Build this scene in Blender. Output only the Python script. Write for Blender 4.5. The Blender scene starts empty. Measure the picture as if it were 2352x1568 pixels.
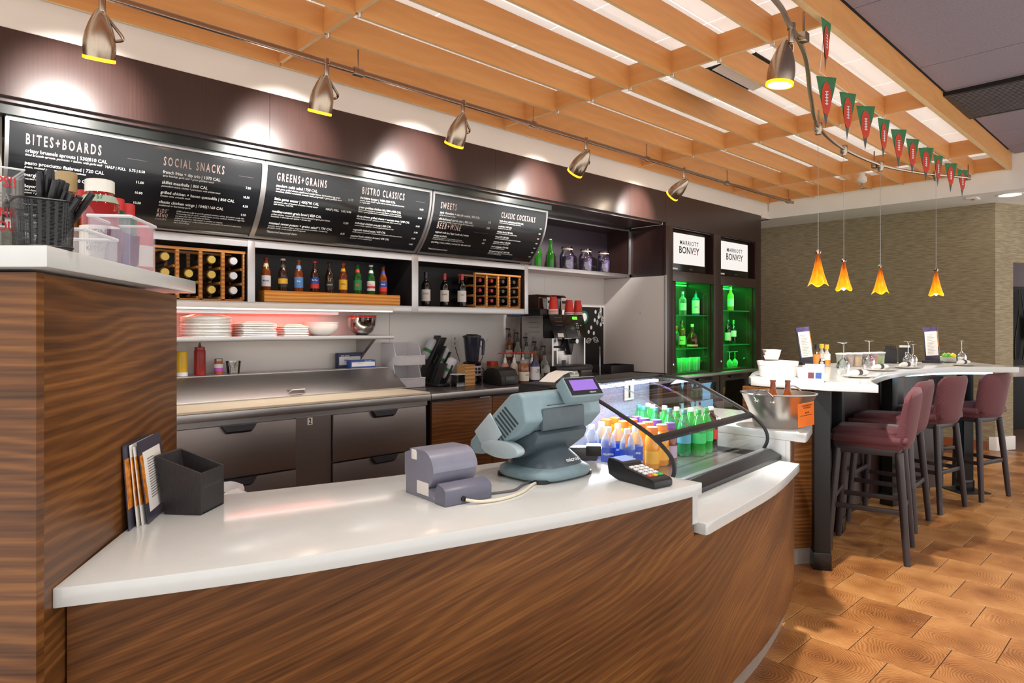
import bpy, bmesh, math, random
from mathutils import Matrix, Vector
random.seed(7)
S = bpy.context.scene
COL = S.collection
R = math.radians
# ------------------------------------------------------------------ camera model (photo pixels -> rays)
F, CX, HY, CH, YA = 1520., 1176., 750., 1.40, R(46.36)
FW = (math.cos(YA), math.sin(YA)); RT = (math.sin(YA), -math.cos(YA))
def ray(x, y):
    s = (x-CX)/F; u = (HY-y)/F
    return (FW[0]+s*RT[0], FW[1]+s*RT[1], u)
def PZ(x, y, Z):
    d = ray(x, y); t = (Z-CH)/d[2]; return Vector((d[0]*t, d[1]*t, Z))
def PY(x, y, Y):
    d = ray(x, y); t = Y/d[1]; return Vector((d[0]*t, Y, CH+d[2]*t))
def PX(x, y, X):
    d = ray(x, y); t = X/d[0]; return Vector((X, d[1]*t, CH+d[2]*t))
def proj(X, Y, Z):
    d = X*FW[0]+Y*FW[1]; s = X*RT[0]+Y*RT[1]
    return (CX+F*s/d, HY-F*(Z-CH)/d, d)
cam = bpy.data.cameras.new('camera'); co = bpy.data.objects.new('camera', cam); COL.objects.link(co)
cam.sensor_width = 36; cam.lens = F*36/2352; cam.shift_y = -(784-HY)/2352; cam.clip_start = .02; cam.clip_end = 60
co.location = (0, 0, CH); co.rotation_euler = (R(90), 0, YA-R(90)); S.camera = co
# ------------------------------------------------------------------ world, exposure, lights
S.view_settings.view_transform = 'Standard'; S.view_settings.look = 'None'
S.view_settings.exposure = 0.22; S.view_settings.gamma = 1.0; S.view_settings.use_curve_mapping = False
W = bpy.data.worlds.new('lobby_ambience'); S.world = W; W.use_nodes = True
W.node_tree.nodes['Background'].inputs[0].default_value = (1, .965, .93, 1)
W.node_tree.nodes['Background'].inputs[1].default_value = WORLD = 1.5
def aim(o, tgt):
    o.rotation_euler = (Vector(tgt)-o.location).to_track_quat('-Z', 'Y').to_euler()
def spot(name, loc, tgt, w, ang=60, blend=.5, col=(1, .93, .84), rad=.03):
    l = bpy.data.lights.new(name, 'SPOT'); l.energy = w; l.spot_size = R(ang); l.spot_blend = blend; l.color = col; l.shadow_soft_size = rad
    o = bpy.data.objects.new(name, l); COL.objects.link(o); o.location = loc; aim(o, tgt); return o
def area(name, loc, tgt, w, sx, sy, col=(1, 1, 1)):
    l = bpy.data.lights.new(name, 'AREA'); l.energy = w; l.shape = 'RECTANGLE'; l.size = sx; l.size_y = sy; l.color = col
    o = bpy.data.objects.new(name, l); COL.objects.link(o); o.location = loc; aim(o, tgt); return o
# added unseen spots for general light, above and beside the camera
for i, (x, y, w) in enumerate([(-.6, .2, 55), (1.4, -.2, 55), (3.6, -.3, 55), (5.8, -.2, 60), (8.0, .2, 50)]):
    spot('lobby_fill_spot', (x, y, 3.12), (x, y+.4, 0), w, 120, .8, (1, .94, .86), .09)
# ------------------------------------------------------------------ materials
def lin(c): return tuple(((v/255)/12.92 if v/255 <= .04045 else ((v/255+.055)/1.055)**2.4) for v in c[:3])+(1,)
def nmat(name):
    m = bpy.data.materials.new(name); m.use_nodes = True; t = m.node_tree
    return m, t, t.nodes['Principled BSDF'], t.nodes.new, t.links.new
MATS = {}
def pm(name, col, rough=.5, metal=0., var=.06, vs=12., bump=0., bs=200., spec=.5, coat=0., emis=None, es=0., stretch=(1, 1, 1), alpha=1., rvar=0.):
    if name in MATS: return MATS[name]
    m, t, b, N, L = nmat(name); c = lin(col)
    tc = N('ShaderNodeTexCoord'); mp = N('ShaderNodeMapping'); mp.inputs['Scale'].default_value = stretch
    L(tc.outputs['Object'], mp.inputs[0])
    nz = N('ShaderNodeTexNoise'); nz.inputs['Scale'].default_value = vs; nz.inputs['Detail'].default_value = 3; L(mp.outputs[0], nz.inputs['Vector'])
    rp = N('ShaderNodeValToRGB'); rp.color_ramp.elements[0].position = .3; rp.color_ramp.elements[1].position = .7
    rp.color_ramp.elements[0].color = tuple(v*(1-var) for v in c[:3])+(1,); rp.color_ramp.elements[1].color = tuple(min(1, v*(1+var)) for v in c[:3])+(1,)
    L(nz.outputs[0], rp.inputs[0]); L(rp.outputs[0], b.inputs['Base Color'])
    b.inputs['Roughness'].default_value = rough; b.inputs['Metallic'].default_value = metal; b.inputs['Specular IOR Level'].default_value = spec
    b.inputs['Coat Weight'].default_value = coat; b.inputs['Coat Roughness'].default_value = .08; b.inputs['Alpha'].default_value = alpha
    if rvar:
        mr = N('ShaderNodeMapRange'); mr.inputs[3].default_value = max(0, rough-rvar); mr.inputs[4].default_value = rough+rvar
        L(nz.outputs[0], mr.inputs[0]); L(mr.outputs[0], b.inputs['Roughness'])
    if bump:
        n2 = N('ShaderNodeTexNoise'); n2.inputs['Scale'].default_value = bs; L(mp.outputs[0], n2.inputs['Vector'])
        bp = N('ShaderNodeBump'); bp.inputs['Strength'].default_value = bump; bp.inputs['Distance'].default_value = .002; L(n2.outputs[0], bp.inputs['Height']); L(bp.outputs[0], b.inputs['Normal'])
    if emis: b.inputs['Emission Color'].default_value = lin(emis); b.inputs['Emission Strength'].default_value = es
    MATS[name] = m; return m
def wood(name, cs, uv=False, rot=(0, 0, 0), freq=260., dist=36., low=(1.1, 4.5), rough=.35, fine=1., rnd=False, coat=0., wl=.30, wf=.40, wb=.45):
    """cs = dark, mid, light; the grain runs along the mapped X axis, in metres"""
    m, t, b, N, L = nmat(name); cs = [lin(c) for c in cs]
    tc = N('ShaderNodeTexCoord'); mp = N('ShaderNodeMapping'); mp.inputs['Rotation'].default_value = rot
    src = tc.outputs['UV' if uv else 'Object']
    if rnd:
        oi = N('ShaderNodeObjectInfo'); ml = N('ShaderNodeVectorMath'); ml.operation = 'SCALE'; ml.inputs[0].default_value = (9, 5, 7); L(oi.outputs['Random'], ml.inputs['Scale'])
        ad = N('ShaderNodeVectorMath'); L(src, ad.inputs[0]); L(ml.outputs[0], ad.inputs[1]); src = ad.outputs[0]
    L(src, mp.inputs[0])
    def nz(sc, det, s=1.):
        q = N('ShaderNodeMapping'); q.inputs['Scale'].default_value = sc; L(mp.outputs[0], q.inputs[0]); n = N('ShaderNodeTexNoise'); n.inputs['Scale'].default_value = s; n.inputs['Detail'].default_value = det; L(q.outputs[0], n.inputs['Vector']); return n.outputs[0]
    def ma(op, a, b_=None, c=None):
        x = N('ShaderNodeMath'); x.operation = op
        for i, v in enumerate((a, b_, c)):
            if v is None: continue
            if isinstance(v, (int, float)): x.inputs[i].default_value = v
            else: L(v, x.inputs[i])
        return x.outputs[0]
    sx = N('ShaderNodeSeparateXYZ'); L(mp.outputs[0], sx.inputs[0])
    cross = ma('ADD', sx.outputs['Y'], ma('MULTIPLY', sx.outputs['Z'], .8))
    ph = ma('MULTIPLY_ADD', nz((low[0], low[1], low[1]), 1.5), dist, ma('MULTIPLY', cross, freq))
    ln = ma('POWER', ma('MULTIPLY_ADD', ma('SINE', ph), .5, .5), 1.6)
    fz = nz((5*fine, 170*fine, 170*fine), 4); bz = nz((1.2, 6, 6), 3)
    v = ma('MULTIPLY_ADD', ln, wl, ma('MULTIPLY_ADD', fz, wf, ma('MULTIPLY', bz, wb)))
    v = ma('SUBTRACT', v, (wl*.4+wf*.5+wb*.5)-.5)
    rp = N('ShaderNodeValToRGB'); e = rp.color_ramp.elements; e[0].position = .25; e[1].position = .75; e[0].color = cs[0]; e[1].color = cs[2]
    k = e.new(.5); k.color = cs[1]
    L(v, rp.inputs[0]); L(rp.outputs[0], b.inputs['Base Color']); b.inputs['Roughness'].default_value = rough
    b.inputs['Coat Weight'].default_value = coat; b.inputs['Coat Roughness'].default_value = .2; b.inputs['Specular IOR Level'].default_value = .7 if 'wenge' in name else .3
    return m
def thin(name, tint=(1, 1, 1), blend=.12, base=.03, rough=.01):
    m, t, b, N, L = nmat(name); t.nodes.remove(b); out = t.nodes['Material Output']
    tr = N('ShaderNodeBsdfTransparent'); tr.inputs[0].default_value = tuple(tint)+(1,); g = N('ShaderNodeBsdfGlossy'); g.inputs['Roughness'].default_value = rough
    lw = N('ShaderNodeLayerWeight'); lw.inputs[0].default_value = blend; nz = N('ShaderNodeTexNoise'); nz.inputs['Scale'].default_value = 3
    a = N('ShaderNodeMath'); a.operation = 'ADD'; a.inputs[1].default_value = base; L(lw.outputs['Fresnel'], a.inputs[0])
    mx = N('ShaderNodeMixShader'); L(a.outputs[0], mx.inputs[0]); L(tr.outputs[0], mx.inputs[1]); L(g.outputs[0], mx.inputs[2]); L(mx.outputs[0], out.inputs[0])
    return m
def liquid(name, col, body=.45, tr=None):
    """coloured bottle glass or plastic with its contents: part see-through, part coloured body, glossy skin"""
    m, t, b, N, L = nmat(name); out = t.nodes['Material Output']; c = lin(col)
    b.inputs['Base Color'].default_value = c; b.inputs['Roughness'].default_value = .06; b.inputs['Coat Weight'].default_value = .6; b.inputs['Coat Roughness'].default_value = .03
    x = N('ShaderNodeBsdfTransparent'); x.inputs[0].default_value = lin(tr) if tr else tuple(.25+.75*v for v in c[:3])+(1,)
    lw = N('ShaderNodeLayerWeight'); lw.inputs[0].default_value = .35
    mr = N('ShaderNodeMapRange'); mr.inputs[3].default_value = body; mr.inputs[4].default_value = 1.; L(lw.outputs['Facing'], mr.inputs[0])
    mx = N('ShaderNodeMixShader'); L(mr.outputs[0], mx.inputs[0]); L(x.outputs[0], mx.inputs[1]); L(b.outputs[0], mx.inputs[2]); L(mx.outputs[0], out.inputs[0])
    return m
def flat(name, col, s):
    m, t, b, N, L = nmat(name); b.inputs['Base Color'].default_value = (.01, .01, .01, 1); b.inputs['Roughness'].default_value = .25; b.inputs['Emission Color'].default_value = lin(col); b.inputs['Emission Strength'].default_value = s; return m
def glow(name, col, s):
    m, t, b, N, L = nmat(name); b.inputs['Base Color'].default_value = lin(col); b.inputs['Emission Color'].default_value = lin(col); b.inputs['Emission Strength'].default_value = s; return m
WAL = [(58, 34, 15), (106, 65, 31), (144, 95, 48)]
m_wal_uv = wood('walnut_counter', WAL, uv=True, rot=(0, 0, R(-15)), freq=230, dist=70, low=(.8, 2.6), rough=.36, wl=.11, wf=.5, wb=.62)
m_wal_x = wood('walnut_along_x', WAL, rot=(R(90), 0, 0), freq=240, dist=30, rough=.3, wl=.15, wf=.42, wb=.5)
m_wal_u2 = wood('walnut_panel', WAL, uv=True, freq=230, dist=62, low=(.9, 2.8), rough=.3, coat=.05, wl=.17, wf=.46, wb=.6)
m_wenge = wood('wenge_veneer', [(32, 18, 16), (49, 29, 25), (62, 39, 33)], rot=(0, R(90), 0), freq=420, dist=8, rough=.36, fine=1.2, coat=.3, wl=.06, wf=.34, wb=.3)
MAP = [(194, 132, 74), (212, 150, 88), (224, 166, 104)]
m_maple = wood('maple_board', MAP, rot=(R(90), 0, 0), freq=90, dist=40, low=(1.2, 2.5), rough=.45, fine=.8, rnd=True, wl=.06, wf=.2, wb=.4)
m_maple_y = wood('maple_crossboard', MAP, rot=(0, R(-90), R(90)), freq=90, dist=30, low=(1.2, 2.5), rough=.45, fine=.8, rnd=True, wl=.06, wf=.2, wb=.4)
m_rack = wood('redwood_rack', [(150, 88, 36), (196, 130, 62), (222, 164, 92)], freq=300, dist=8, rough=.45, rnd=True)
m_pine = wood('amber_pine', [(190, 110, 30), (226, 150, 56), (240, 176, 84)], rot=(R(90), 0, 0), freq=260, dist=12, rough=.35)
m_acacia = wood('acacia_block', [(140, 92, 48), (190, 142, 86), (214, 172, 116)], rot=(R(90), 0, 0), freq=200, dist=18, rough=.4)
m_edge_lit = pm('maple_edge_lit', (238, 202, 148), .5, var=.05, vs=20)  # pale ply edge, with light from below put into its colour
m_white = pm('white_paint', (236, 232, 226), .6, var=.015, vs=4)
m_bulk = pm('bulkhead_paint', (238, 232, 222), .6, var=.02, vs=3)
m_quartz = pm('white_quartz', (212, 214, 211), .16, var=.012, vs=30, coat=.2)
m_lam = pm('white_laminate', (232, 227, 223), .35, var=.012, vs=120, stretch=(1, 1, 6))
m_panelw = pm('ceiling_panel_white_glow', (244, 243, 240), .5, var=.02, vs=2, emis=(255, 250, 244), es=.42)  # emission added to brighten the coffer panels
m_steel = pm('brushed_steel', (190, 186, 184), .33, 1., var=.03, vs=9, stretch=(.6, 14, 14))
m_steel2 = pm('drawer_steel', (158, 148, 144), .4, 1., var=.03, vs=6, stretch=(.5, 9, 9))
m_steelv = pm('satin_nickel', (176, 160, 142), .26, 1., var=.06, vs=14, stretch=(6, 6, .6))
m_chrome = pm('chrome', (215, 215, 215), .09, 1., var=.03)
m_alu = pm('satin_aluminium', (190, 188, 188), .35, .9, var=.03, vs=30)
m_black = pm('black_plastic', (24, 23, 25), .38, var=.12, vs=30, bump=.1, bs=500)
m_blackg = pm('black_gloss', (16, 15, 17), .14, var=.1)
m_blackm = pm('black_metal', (22, 22, 23), .42, .2, var=.1, vs=20)
m_niche = pm('niche_black_board', (36, 31, 33), .5, var=.08, vs=20)
m_stone = pm('dark_stone_counter', (72, 64, 62), .2, var=.12, vs=60)
m_poly = pm('cream_cutting_board', (226, 212, 186), .45, var=.03, vs=10)
m_dceil = pm('slate_ceiling_tile', (140, 128, 138), .8, var=.08, vs=70, bump=.4, bs=320)
m_fab = None
def wallpaper():
    m, t, b, N, L = nmat('grasscloth_wallpaper'); tc = N('ShaderNodeTexCoord'); mp = N('ShaderNodeMapping'); mp.inputs['Scale'].default_value = (9, 9, 95); L(tc.outputs['Object'], mp.inputs[0])
    nz = N('ShaderNodeTexNoise'); nz.inputs['Scale'].default_value = 1; nz.inputs['Detail'].default_value = 5; L(mp.outputs[0], nz.inputs['Vector'])
    rp = N('ShaderNodeValToRGB'); e = rp.color_ramp.elements; e[0].position = .35; e[1].position = .68; e[0].color = lin((132, 117, 90)); e[1].color = lin((166, 151, 122)); L(nz.outputs[0], rp.inputs[0]); L(rp.outputs[0], b.inputs['Base Color'])
    b.inputs['Roughness'].default_value = .75; bp = N('ShaderNodeBump'); bp.inputs['Strength'].default_value = .25; bp.inputs['Distance'].default_value = .003; L(nz.outputs[0], bp.inputs['Height']); L(bp.outputs[0], b.inputs['Normal']); return m
m_wallp = wallpaper()
def tile_mat():
    m, t, b, N, L = nmat('end_grain_tile'); tc = N('ShaderNodeTexCoord'); oi = N('ShaderNodeObjectInfo')
    wn = N('ShaderNodeTexWhiteNoise'); wn.noise_dimensions = '1D'; L(oi.outputs['Random'], wn.inputs['W'])
    sb = N('ShaderNodeVectorMath'); sb.operation = 'SUBTRACT'; sb.inputs[1].default_value = (.5, .5, .5); L(wn.outputs['Color'], sb.inputs[0])
    sc = N('ShaderNodeVectorMath'); sc.operation = 'MULTIPLY'; sc.inputs[1].default_value = (.13, .13, 0); L(sb.outputs[0], sc.inputs[0])
    ad = N('ShaderNodeVectorMath'); L(tc.outputs['Object'], ad.inputs[0]); L(sc.outputs[0], ad.inputs[1])
    sh = N('ShaderNodeVectorMath'); sh.operation = 'SCALE'; sh.inputs['Scale'].default_value = 31; L(wn.outputs['Color'], sh.inputs[0])
    a4 = N('ShaderNodeVectorMath'); L(ad.outputs[0], a4.inputs[0]); L(sh.outputs[0], a4.inputs[1])
    nz = N('ShaderNodeTexNoise'); nz.inputs['Scale'].default_value = 7; nz.inputs['Detail'].default_value = 2; L(a4.outputs[0], nz.inputs['Vector'])
    ln = N('ShaderNodeVectorMath'); ln.operation = 'LENGTH'; L(ad.outputs[0], ln.inputs[0])
    ma = N('ShaderNodeMath'); ma.operation = 'MULTIPLY_ADD'; ma.inputs[1].default_value = .09; L(nz.outputs[0], ma.inputs[0]); L(ln.outputs['Value'], ma.inputs[2])
    mu = N('ShaderNodeMath'); mu.operation = 'MULTIPLY'; mu.inputs[1].default_value = 480; L(ma.outputs[0], mu.inputs[0])
    sn = N('ShaderNodeMath'); sn.operation = 'SINE'; L(mu.outputs[0], sn.inputs[0])
    n3 = N('ShaderNodeTexNoise'); n3.inputs['Scale'].default_value = 9; n3.inputs['Detail'].default_value = 3; L(a4.outputs[0], n3.inputs['Vector'])
    r2 = N('ShaderNodeMapRange'); r2.inputs[1].default_value = .0; r2.inputs[2].default_value = .2; r2.inputs[3].default_value = -.18; r2.inputs[4].default_value = .12; L(ln.outputs['Value'], r2.inputs[0])
    k = N('ShaderNodeMath'); k.operation = 'MULTIPLY_ADD'; k.inputs[1].default_value = .12; L(sn.outputs[0], k.inputs[0]); n4 = N('ShaderNodeMath'); n4.operation = 'MULTIPLY_ADD'; n4.inputs[1].default_value = .55; n4.inputs[2].default_value = .3; L(n3.outputs[0], n4.inputs[0]); L(n4.outputs[0], k.inputs[2])
    k2 = N('ShaderNodeMath'); k2.operation = 'ADD'; L(k.outputs[0], k2.inputs[0]); L(r2.outputs[0], k2.inputs[1])
    k3 = N('ShaderNodeMath'); k3.operation = 'MULTIPLY_ADD'; k3.inputs[1].default_value = .3; k3.inputs[2].default_value = -.15; L(oi.outputs['Random'], k3.inputs[0])
    k4 = N('ShaderNodeMath'); k4.operation = 'ADD'; L(k2.outputs[0], k4.inputs[0]); L(k3.outputs[0], k4.inputs[1])
    rp = N('ShaderNodeValToRGB'); e = rp.color_ramp.elements; e[0].position = .15; e[1].position = .85; e[0].color = lin((100, 58, 28)); e[1].color = lin((192, 138, 82)); x = e.new(.5); x.color = lin((156, 101, 53)); L(k4.outputs[0], rp.inputs[0])
    L(rp.outputs[0], b.inputs['Base Color']); b.inputs['Roughness'].default_value = .34; b.inputs['Specular IOR Level'].default_value = .4; return m
m_tile = tile_mat()
m_glass = thin('clear_glass'); m_glassg = thin('drinking_glass', (.96, .97, .98), .35, .10); m_acr = thin('clear_acrylic', (.95, .96, .98), .3, .08, .04)
# ------------------------------------------------------------------ mesh helpers
class MB:
    def __init__(s): s.v = []; s.f = []; s.mi = []; s.uv = {}; s.cur = 0
    def add(s, vs, fs, uvs=None):
        o = len(s.v); s.v += [tuple(p) for p in vs]
        for i, f in enumerate(fs):
            if uvs: s.uv[len(s.f)] = uvs[i]
            s.f.append([o+k for k in f]); s.mi.append(s.cur)
        return s
    def m(s, i): s.cur = i; return s
    def box(s, x0, x1, y0, y1, z0, z1):
        return s.add([(x0, y0, z0), (x1, y0, z0), (x1, y1, z0), (x0, y1, z0), (x0, y0, z1), (x1, y0, z1), (x1, y1, z1), (x0, y1, z1)], [(3, 2, 1, 0), (4, 5, 6, 7), (0, 1, 5, 4), (1, 2, 6, 5), (2, 3, 7, 6), (3, 0, 4, 7)])
    def obox(s, c, sx, sy, sz, rz=0, rx=0, ry=0):
        M = Matrix.Translation(c) @ Matrix.Rotation(rz, 4, 'Z') @ Matrix.Rotation(ry, 4, 'Y') @ Matrix.Rotation(rx, 4, 'X'); b = MB().box(-sx/2, sx/2, -sy/2, sy/2, -sz/2, sz/2)
        return s.add([M @ Vector(p) for p in b.v], b.f)
    def prism(s, poly, z0, z1):
        if sum(a[0]*b[1]-b[0]*a[1] for a, b in zip(poly, poly[1:]+poly[:1])) < 0: poly = poly[::-1]
        n = len(poly); vs = [(p[0], p[1], z0) for p in poly]+[(p[0], p[1], z1) for p in poly]
        fs = [tuple(range(n-1, -1, -1)), tuple(range(n, 2*n))]+[(i, (i+1) % n, n+(i+1) % n, n+i) for i in range(n)]
        uv = None
        return s.add(vs, fs)
    def ext(s, poly, a0, a1, ax='X'):
        """polygon in the plane across axis ax, extruded from a0 to a1"""
        b = MB().prism(poly, a0, a1)
        g = {'X': lambda p: (p[2], p[0], p[1]), 'Y': lambda p: (p[0], p[2], p[1]), 'Z': lambda p: p}[ax]
        fs = b.f if ax != 'Y' else [f[::-1] for f in b.f]
        return s.add([g(p) for p in b.v], fs)
    def lathe(s, pr, seg=24, c=(0, 0, 0), sx=1., sy=1., M=None):
        vs = []; fs = []; n = len(pr)
        for i in range(seg):
            a = 2*math.pi*i/seg
            for r, z in pr: vs.append((c[0]+sx*r*math.cos(a), c[1]+sy*r*math.sin(a), c[2]+z))
        for i in range(seg):
            j = (i+1) % seg
            for k in range(n-1): fs.append((i*n+k, j*n+k, j*n+k+1, i*n+k+1))
        if pr[0][0] > 1e-6: fs.append([i*n for i in range(seg)][::-1])
        if pr[-1][0] > 1e-6 and not getattr(s, 'open_top', False): fs.append([i*n+n-1 for i in range(seg)])
        if M is not None: vs = [M @ Vector(p) for p in vs]
        return s.add(vs, fs)
    def shell(s, pr, seg=24, c=(0, 0, 0), M=None):
        """lathe without caps"""
        vs = []; fs = []; n = len(pr)
        for i in range(seg):
            a = 2*math.pi*i/seg
            for r, z in pr: vs.append(Vector((c[0]+r*math.cos(a), c[1]+r*math.sin(a), c[2]+z)))
        for i in range(seg):
            j = (i+1) % seg
            for k in range(n-1): fs.append((i*n+k, j*n+k, j*n+k+1, i*n+k+1))
        if M is not None: vs = [M @ p for p in vs]
        return s.add(vs, fs)
    def tube(s, pts, r, seg=8, closed=False):
        pts = [Vector(p) for p in pts]; n = len(pts); vs = []; rs = r if isinstance(r, (list, tuple)) else [r]*n
        up = None
        for i, p in enumerate(pts):
            d = (pts[min(i+1, n-1)]-pts[max(i-1, 0)]) if not closed else pts[(i+1) % n]-pts[i-1]
            d.normalize()
            if up is None: up = Vector((0, 0, 1)) if abs(d.z) < .9 else Vector((1, 0, 0))
            a = d.cross(up).normalized(); b = a.cross(d).normalized(); up = b
            for k in range(seg):
                t = 2*math.pi*k/seg; vs.append(p+(a*math.cos(t)+b*math.sin(t))*rs[i])
        fs = []
        for i in range(n if closed else n-1):
            for k in range(seg): fs.append((i*seg+k, ((i+1) % n)*seg+k, ((i+1) % n)*seg+(k+1) % seg, i*seg+(k+1) % seg))
        if not closed: fs += [tuple(range(seg)), tuple(range((n-1)*seg+seg-1, (n-1)*seg-1, -1))]
        return s.add(vs, fs)
    def ribbon(s, pts, z0, z1, th=.0, close=True):
        """upright wall along plan points; uv in metres; th gives thickness to the left of travel"""
        L = 0; n = len(pts); vs = []; acc = [0]
        for a, b in zip(pts, pts[1:]): L += math.dist(a, b); acc.append(L)
        off = []
        for i in range(n):
            a = Vector(pts[max(i-1, 0)]); b = Vector(pts[min(i+1, n-1)]); d = (b-a).normalized(); off.append((pts[i][0]-d.y*th, pts[i][1]+d.x*th))
        vs = [(p[0], p[1], z0) for p in pts]+[(p[0], p[1], z1) for p in pts]+[(p[0], p[1], z0) for p in off]+[(p[0], p[1], z1) for p in off]
        fs = []; uvs = []
        for i in range(n-1):
            fs.append((i, i+1, n+i+1, n+i)); uvs.append([(acc[i], z0), (acc[i+1], z0), (acc[i+1], z1), (acc[i], z1)])
        if th:
            for i in range(n-1):
                fs.append((2*n+i+1, 2*n+i, 3*n+i, 3*n+i+1)); uvs.append([(acc[i+1], z0), (acc[i], z0), (acc[i], z1), (acc[i+1], z1)])
                fs.append((n+i, n+i+1, 3*n+i+1, 3*n+i)); uvs.append([(acc[i], z1), (acc[i+1], z1), (acc[i+1], z1+th), (acc[i], z1+th)])
                fs.append((2*n+i, 2*n+i+1, i+1, i)); uvs.append([(acc[i], z0-th), (acc[i+1], z0-th), (acc[i+1], z0), (acc[i], z0)])
            fs.append((2*n, 0, n, 3*n)); uvs.append([(-th, z0), (0, z0), (0, z1), (-th, z1)])
            fs.append((n-1, 3*n-1, 4*n-1, 2*n-1)); uvs.append([(L, z0), (L+th, z0), (L+th, z1), (L, z1)])
        return s.add(vs, fs, uvs)
    def mul(s, M): s.v = [tuple(M @ Vector(p)) for p in s.v]; return s
    def mesh(s, name, mats, bev=0, seg=2, flat=False, ang=38):
        me = bpy.data.meshes.new(name); me.from_pydata(s.v, [], s.f)
        for x in (mats if isinstance(mats, (list, tuple)) else [mats]): me.materials.append(x)
        me.polygons.foreach_set('material_index', s.mi)
        if s.uv:
            ul = me.uv_layers.new(name='UVMap')
            for fi, u in s.uv.items():
                for k, li in enumerate(me.polygons[fi].loop_indices): ul.data[li].uv = u[k]
        if bev:
            b = bmesh.new(); b.from_mesh(me); bmesh.ops.remove_doubles(b, verts=b.verts, dist=1e-6)
            ed = [e for e in b.edges if len(e.link_faces) == 2 and e.calc_face_angle(0) > R(25)]
            bmesh.ops.bevel(b, geom=ed, offset=bev, segments=seg, affect='EDGES', profile=.6, clamp_overlap=True); b.to_mesh(me); b.free()
        if not flat:
            me.polygons.foreach_set('use_smooth', [True]*len(me.polygons)); me.set_sharp_from_angle(angle=R(ang))
        me.update(); return me
    def build(s, name, mats, parent=None, bev=0, loc=None, rot=None, **k):
        return link(name, s.mesh(name, mats, bev, **k), parent, loc, rot)
def link(name, me, parent=None, loc=None, rot=None):
    o = bpy.data.objects.new(name, me); COL.objects.link(o)
    if parent is not None: o.parent = parent
    if loc is not None: o.location = loc
    if rot is not None: o.rotation_euler = rot
    return o
def tag(o, label=None, cat=None, group=None, kind=None):
    if label: o['label'] = label
    if cat: o['category'] = cat
    if group: o['group'] = group
    if kind: o['kind'] = kind
    return o
def thing(name, label, cat, loc=(0, 0, 0), rz=0, group=None, kind=None):
    o = link(name, None, None, loc, (0, 0, rz)); return tag(o, label, cat, group, kind)
def dup(root, loc, rz=0, label=None, group=None):
    r = root.copy(); COL.objects.link(r); r.location = loc; r.rotation_euler = (0, 0, rz)
    if label: r['label'] = label
    if group: r['group'] = group
    for ch in root.children:
        c = ch.copy(); COL.objects.link(c); c.parent = r
        for g in ch.children:
            d = g.copy(); COL.objects.link(d); d.parent = c
    return r
def spline(pts, n=8):
    P = [Vector(p) for p in pts]; P = [2*P[0]-P[1]]+P+[2*P[-1]-P[-2]]; out = []
    for i in range(1, len(P)-2):
        for k in range(n):
            t = k/n; a, b, c, d = P[i-1:i+3]
            out.append(.5*((2*b)+(c-a)*t+(2*a-5*b+4*c-d)*t*t+(3*b-a-3*c+d)*t**3))
    out.append(P[-2]); return [tuple(p) for p in out]
TXC = {}
def tgeo(s, size=1, xs=1., shear=0, off=0, sp=1., align='LEFT'):
    key = (s, shear, off, sp, align)
    if key not in TXC:
        cu = bpy.data.curves.new('t', 'FONT'); cu.body = s; cu.size = 1; cu.shear = shear; cu.offset = off; cu.space_character = sp; cu.align_x = align; cu.resolution_u = 2
        o = bpy.data.objects.new('t', cu); COL.objects.link(o); bpy.context.view_layer.update()
        me = bpy.data.meshes.new_from_object(o.evaluated_get(bpy.context.evaluated_depsgraph_get()))
        TXC[key] = ([tuple(v.co) for v in me.vertices], [tuple(p.vertices) for p in me.polygons])
        bpy.data.objects.remove(o); bpy.data.curves.remove(cu); bpy.data.meshes.remove(me)
    v, f = TXC[key]; return [(x*size*xs, y*size) for x, y, z in v], f
def text(mb, s, fn, x, y, **k):
    """lettering mapped through fn(u, v) -> point"""
    v, f = tgeo(s, **k); return mb.add([fn(x+a, y+b) for a, b in v], f)
m_ink = pm('black_ink', (20, 20, 22), .6); m_inkw = pm('white_ink', (240, 240, 238), .6, emis=None)
# ------------------------------------------------------------------ room shell
def st(o): o['kind'] = 'structure'; return o
def nobj(name, kind='structure'): return tag(link(name, None), kind=kind)
floor = st(MB().box(-1.5, 13, -1.2, 6, -.06, -.005).build('floor', pm('grout', (96, 62, 36), .7)))
tm = MB().box(-.1615, .1615, -.154, .154, -.0045, 0).mesh('tile', m_tile, .0015, 1)
for k in range(-5, 18):
    for j in range(-5, 5):
        cx = 3.36+.326*(k+.5); cy = (.916 if k % 2 == 0 else .7605)+.311*(j+.5)
        if cx*FW[0]+cy*FW[1] < .5: continue
        px, py, d = proj(cx, cy, 0)
        if 1560 < px < 2480 and 960 < py < 1720 and cy < 2.0: link('tile', tm, floor, (cx, cy, 0))
wb = nobj('wall_back')
for a, b in [(-1.5, 1.2), (1.203, 3.10), (3.103, 5.0), (5.003, 6.0), (6.003, 9.09)]: MB().box(a, b, 4.75, 4.8, 0, 2.5 if a < 6 else 2.8).build('panel', m_lam, wb)
st(MB().box(-1.5, .43, 4.08, 4.74, 0, 2.47).build('wall_left', pm('grey_wall', (150, 146, 134), .6)))
P1 = Vector((9.1, 1.64)); P2 = Vector((9.36, 1.52)); dn = (P2-P1).normalized()
wr = nobj('wall_right')
MB().prism([(9.1, 1.64), (9.36, 1.52), (9.42, 1.66), (9.25, 1.76), (9.25, 4.9), (9.1, 4.9)], 0, 2.80).build('wall_surface', m_wallp, wr)
Pz = P1+dn*2.6
MB().prism([tuple(P2), tuple(Pz), tuple(Pz+Vector((.06, .14))), (9.42, 1.66)], 2.135, 2.80).build('wall_over_doorway', m_wallp, wr)
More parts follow.
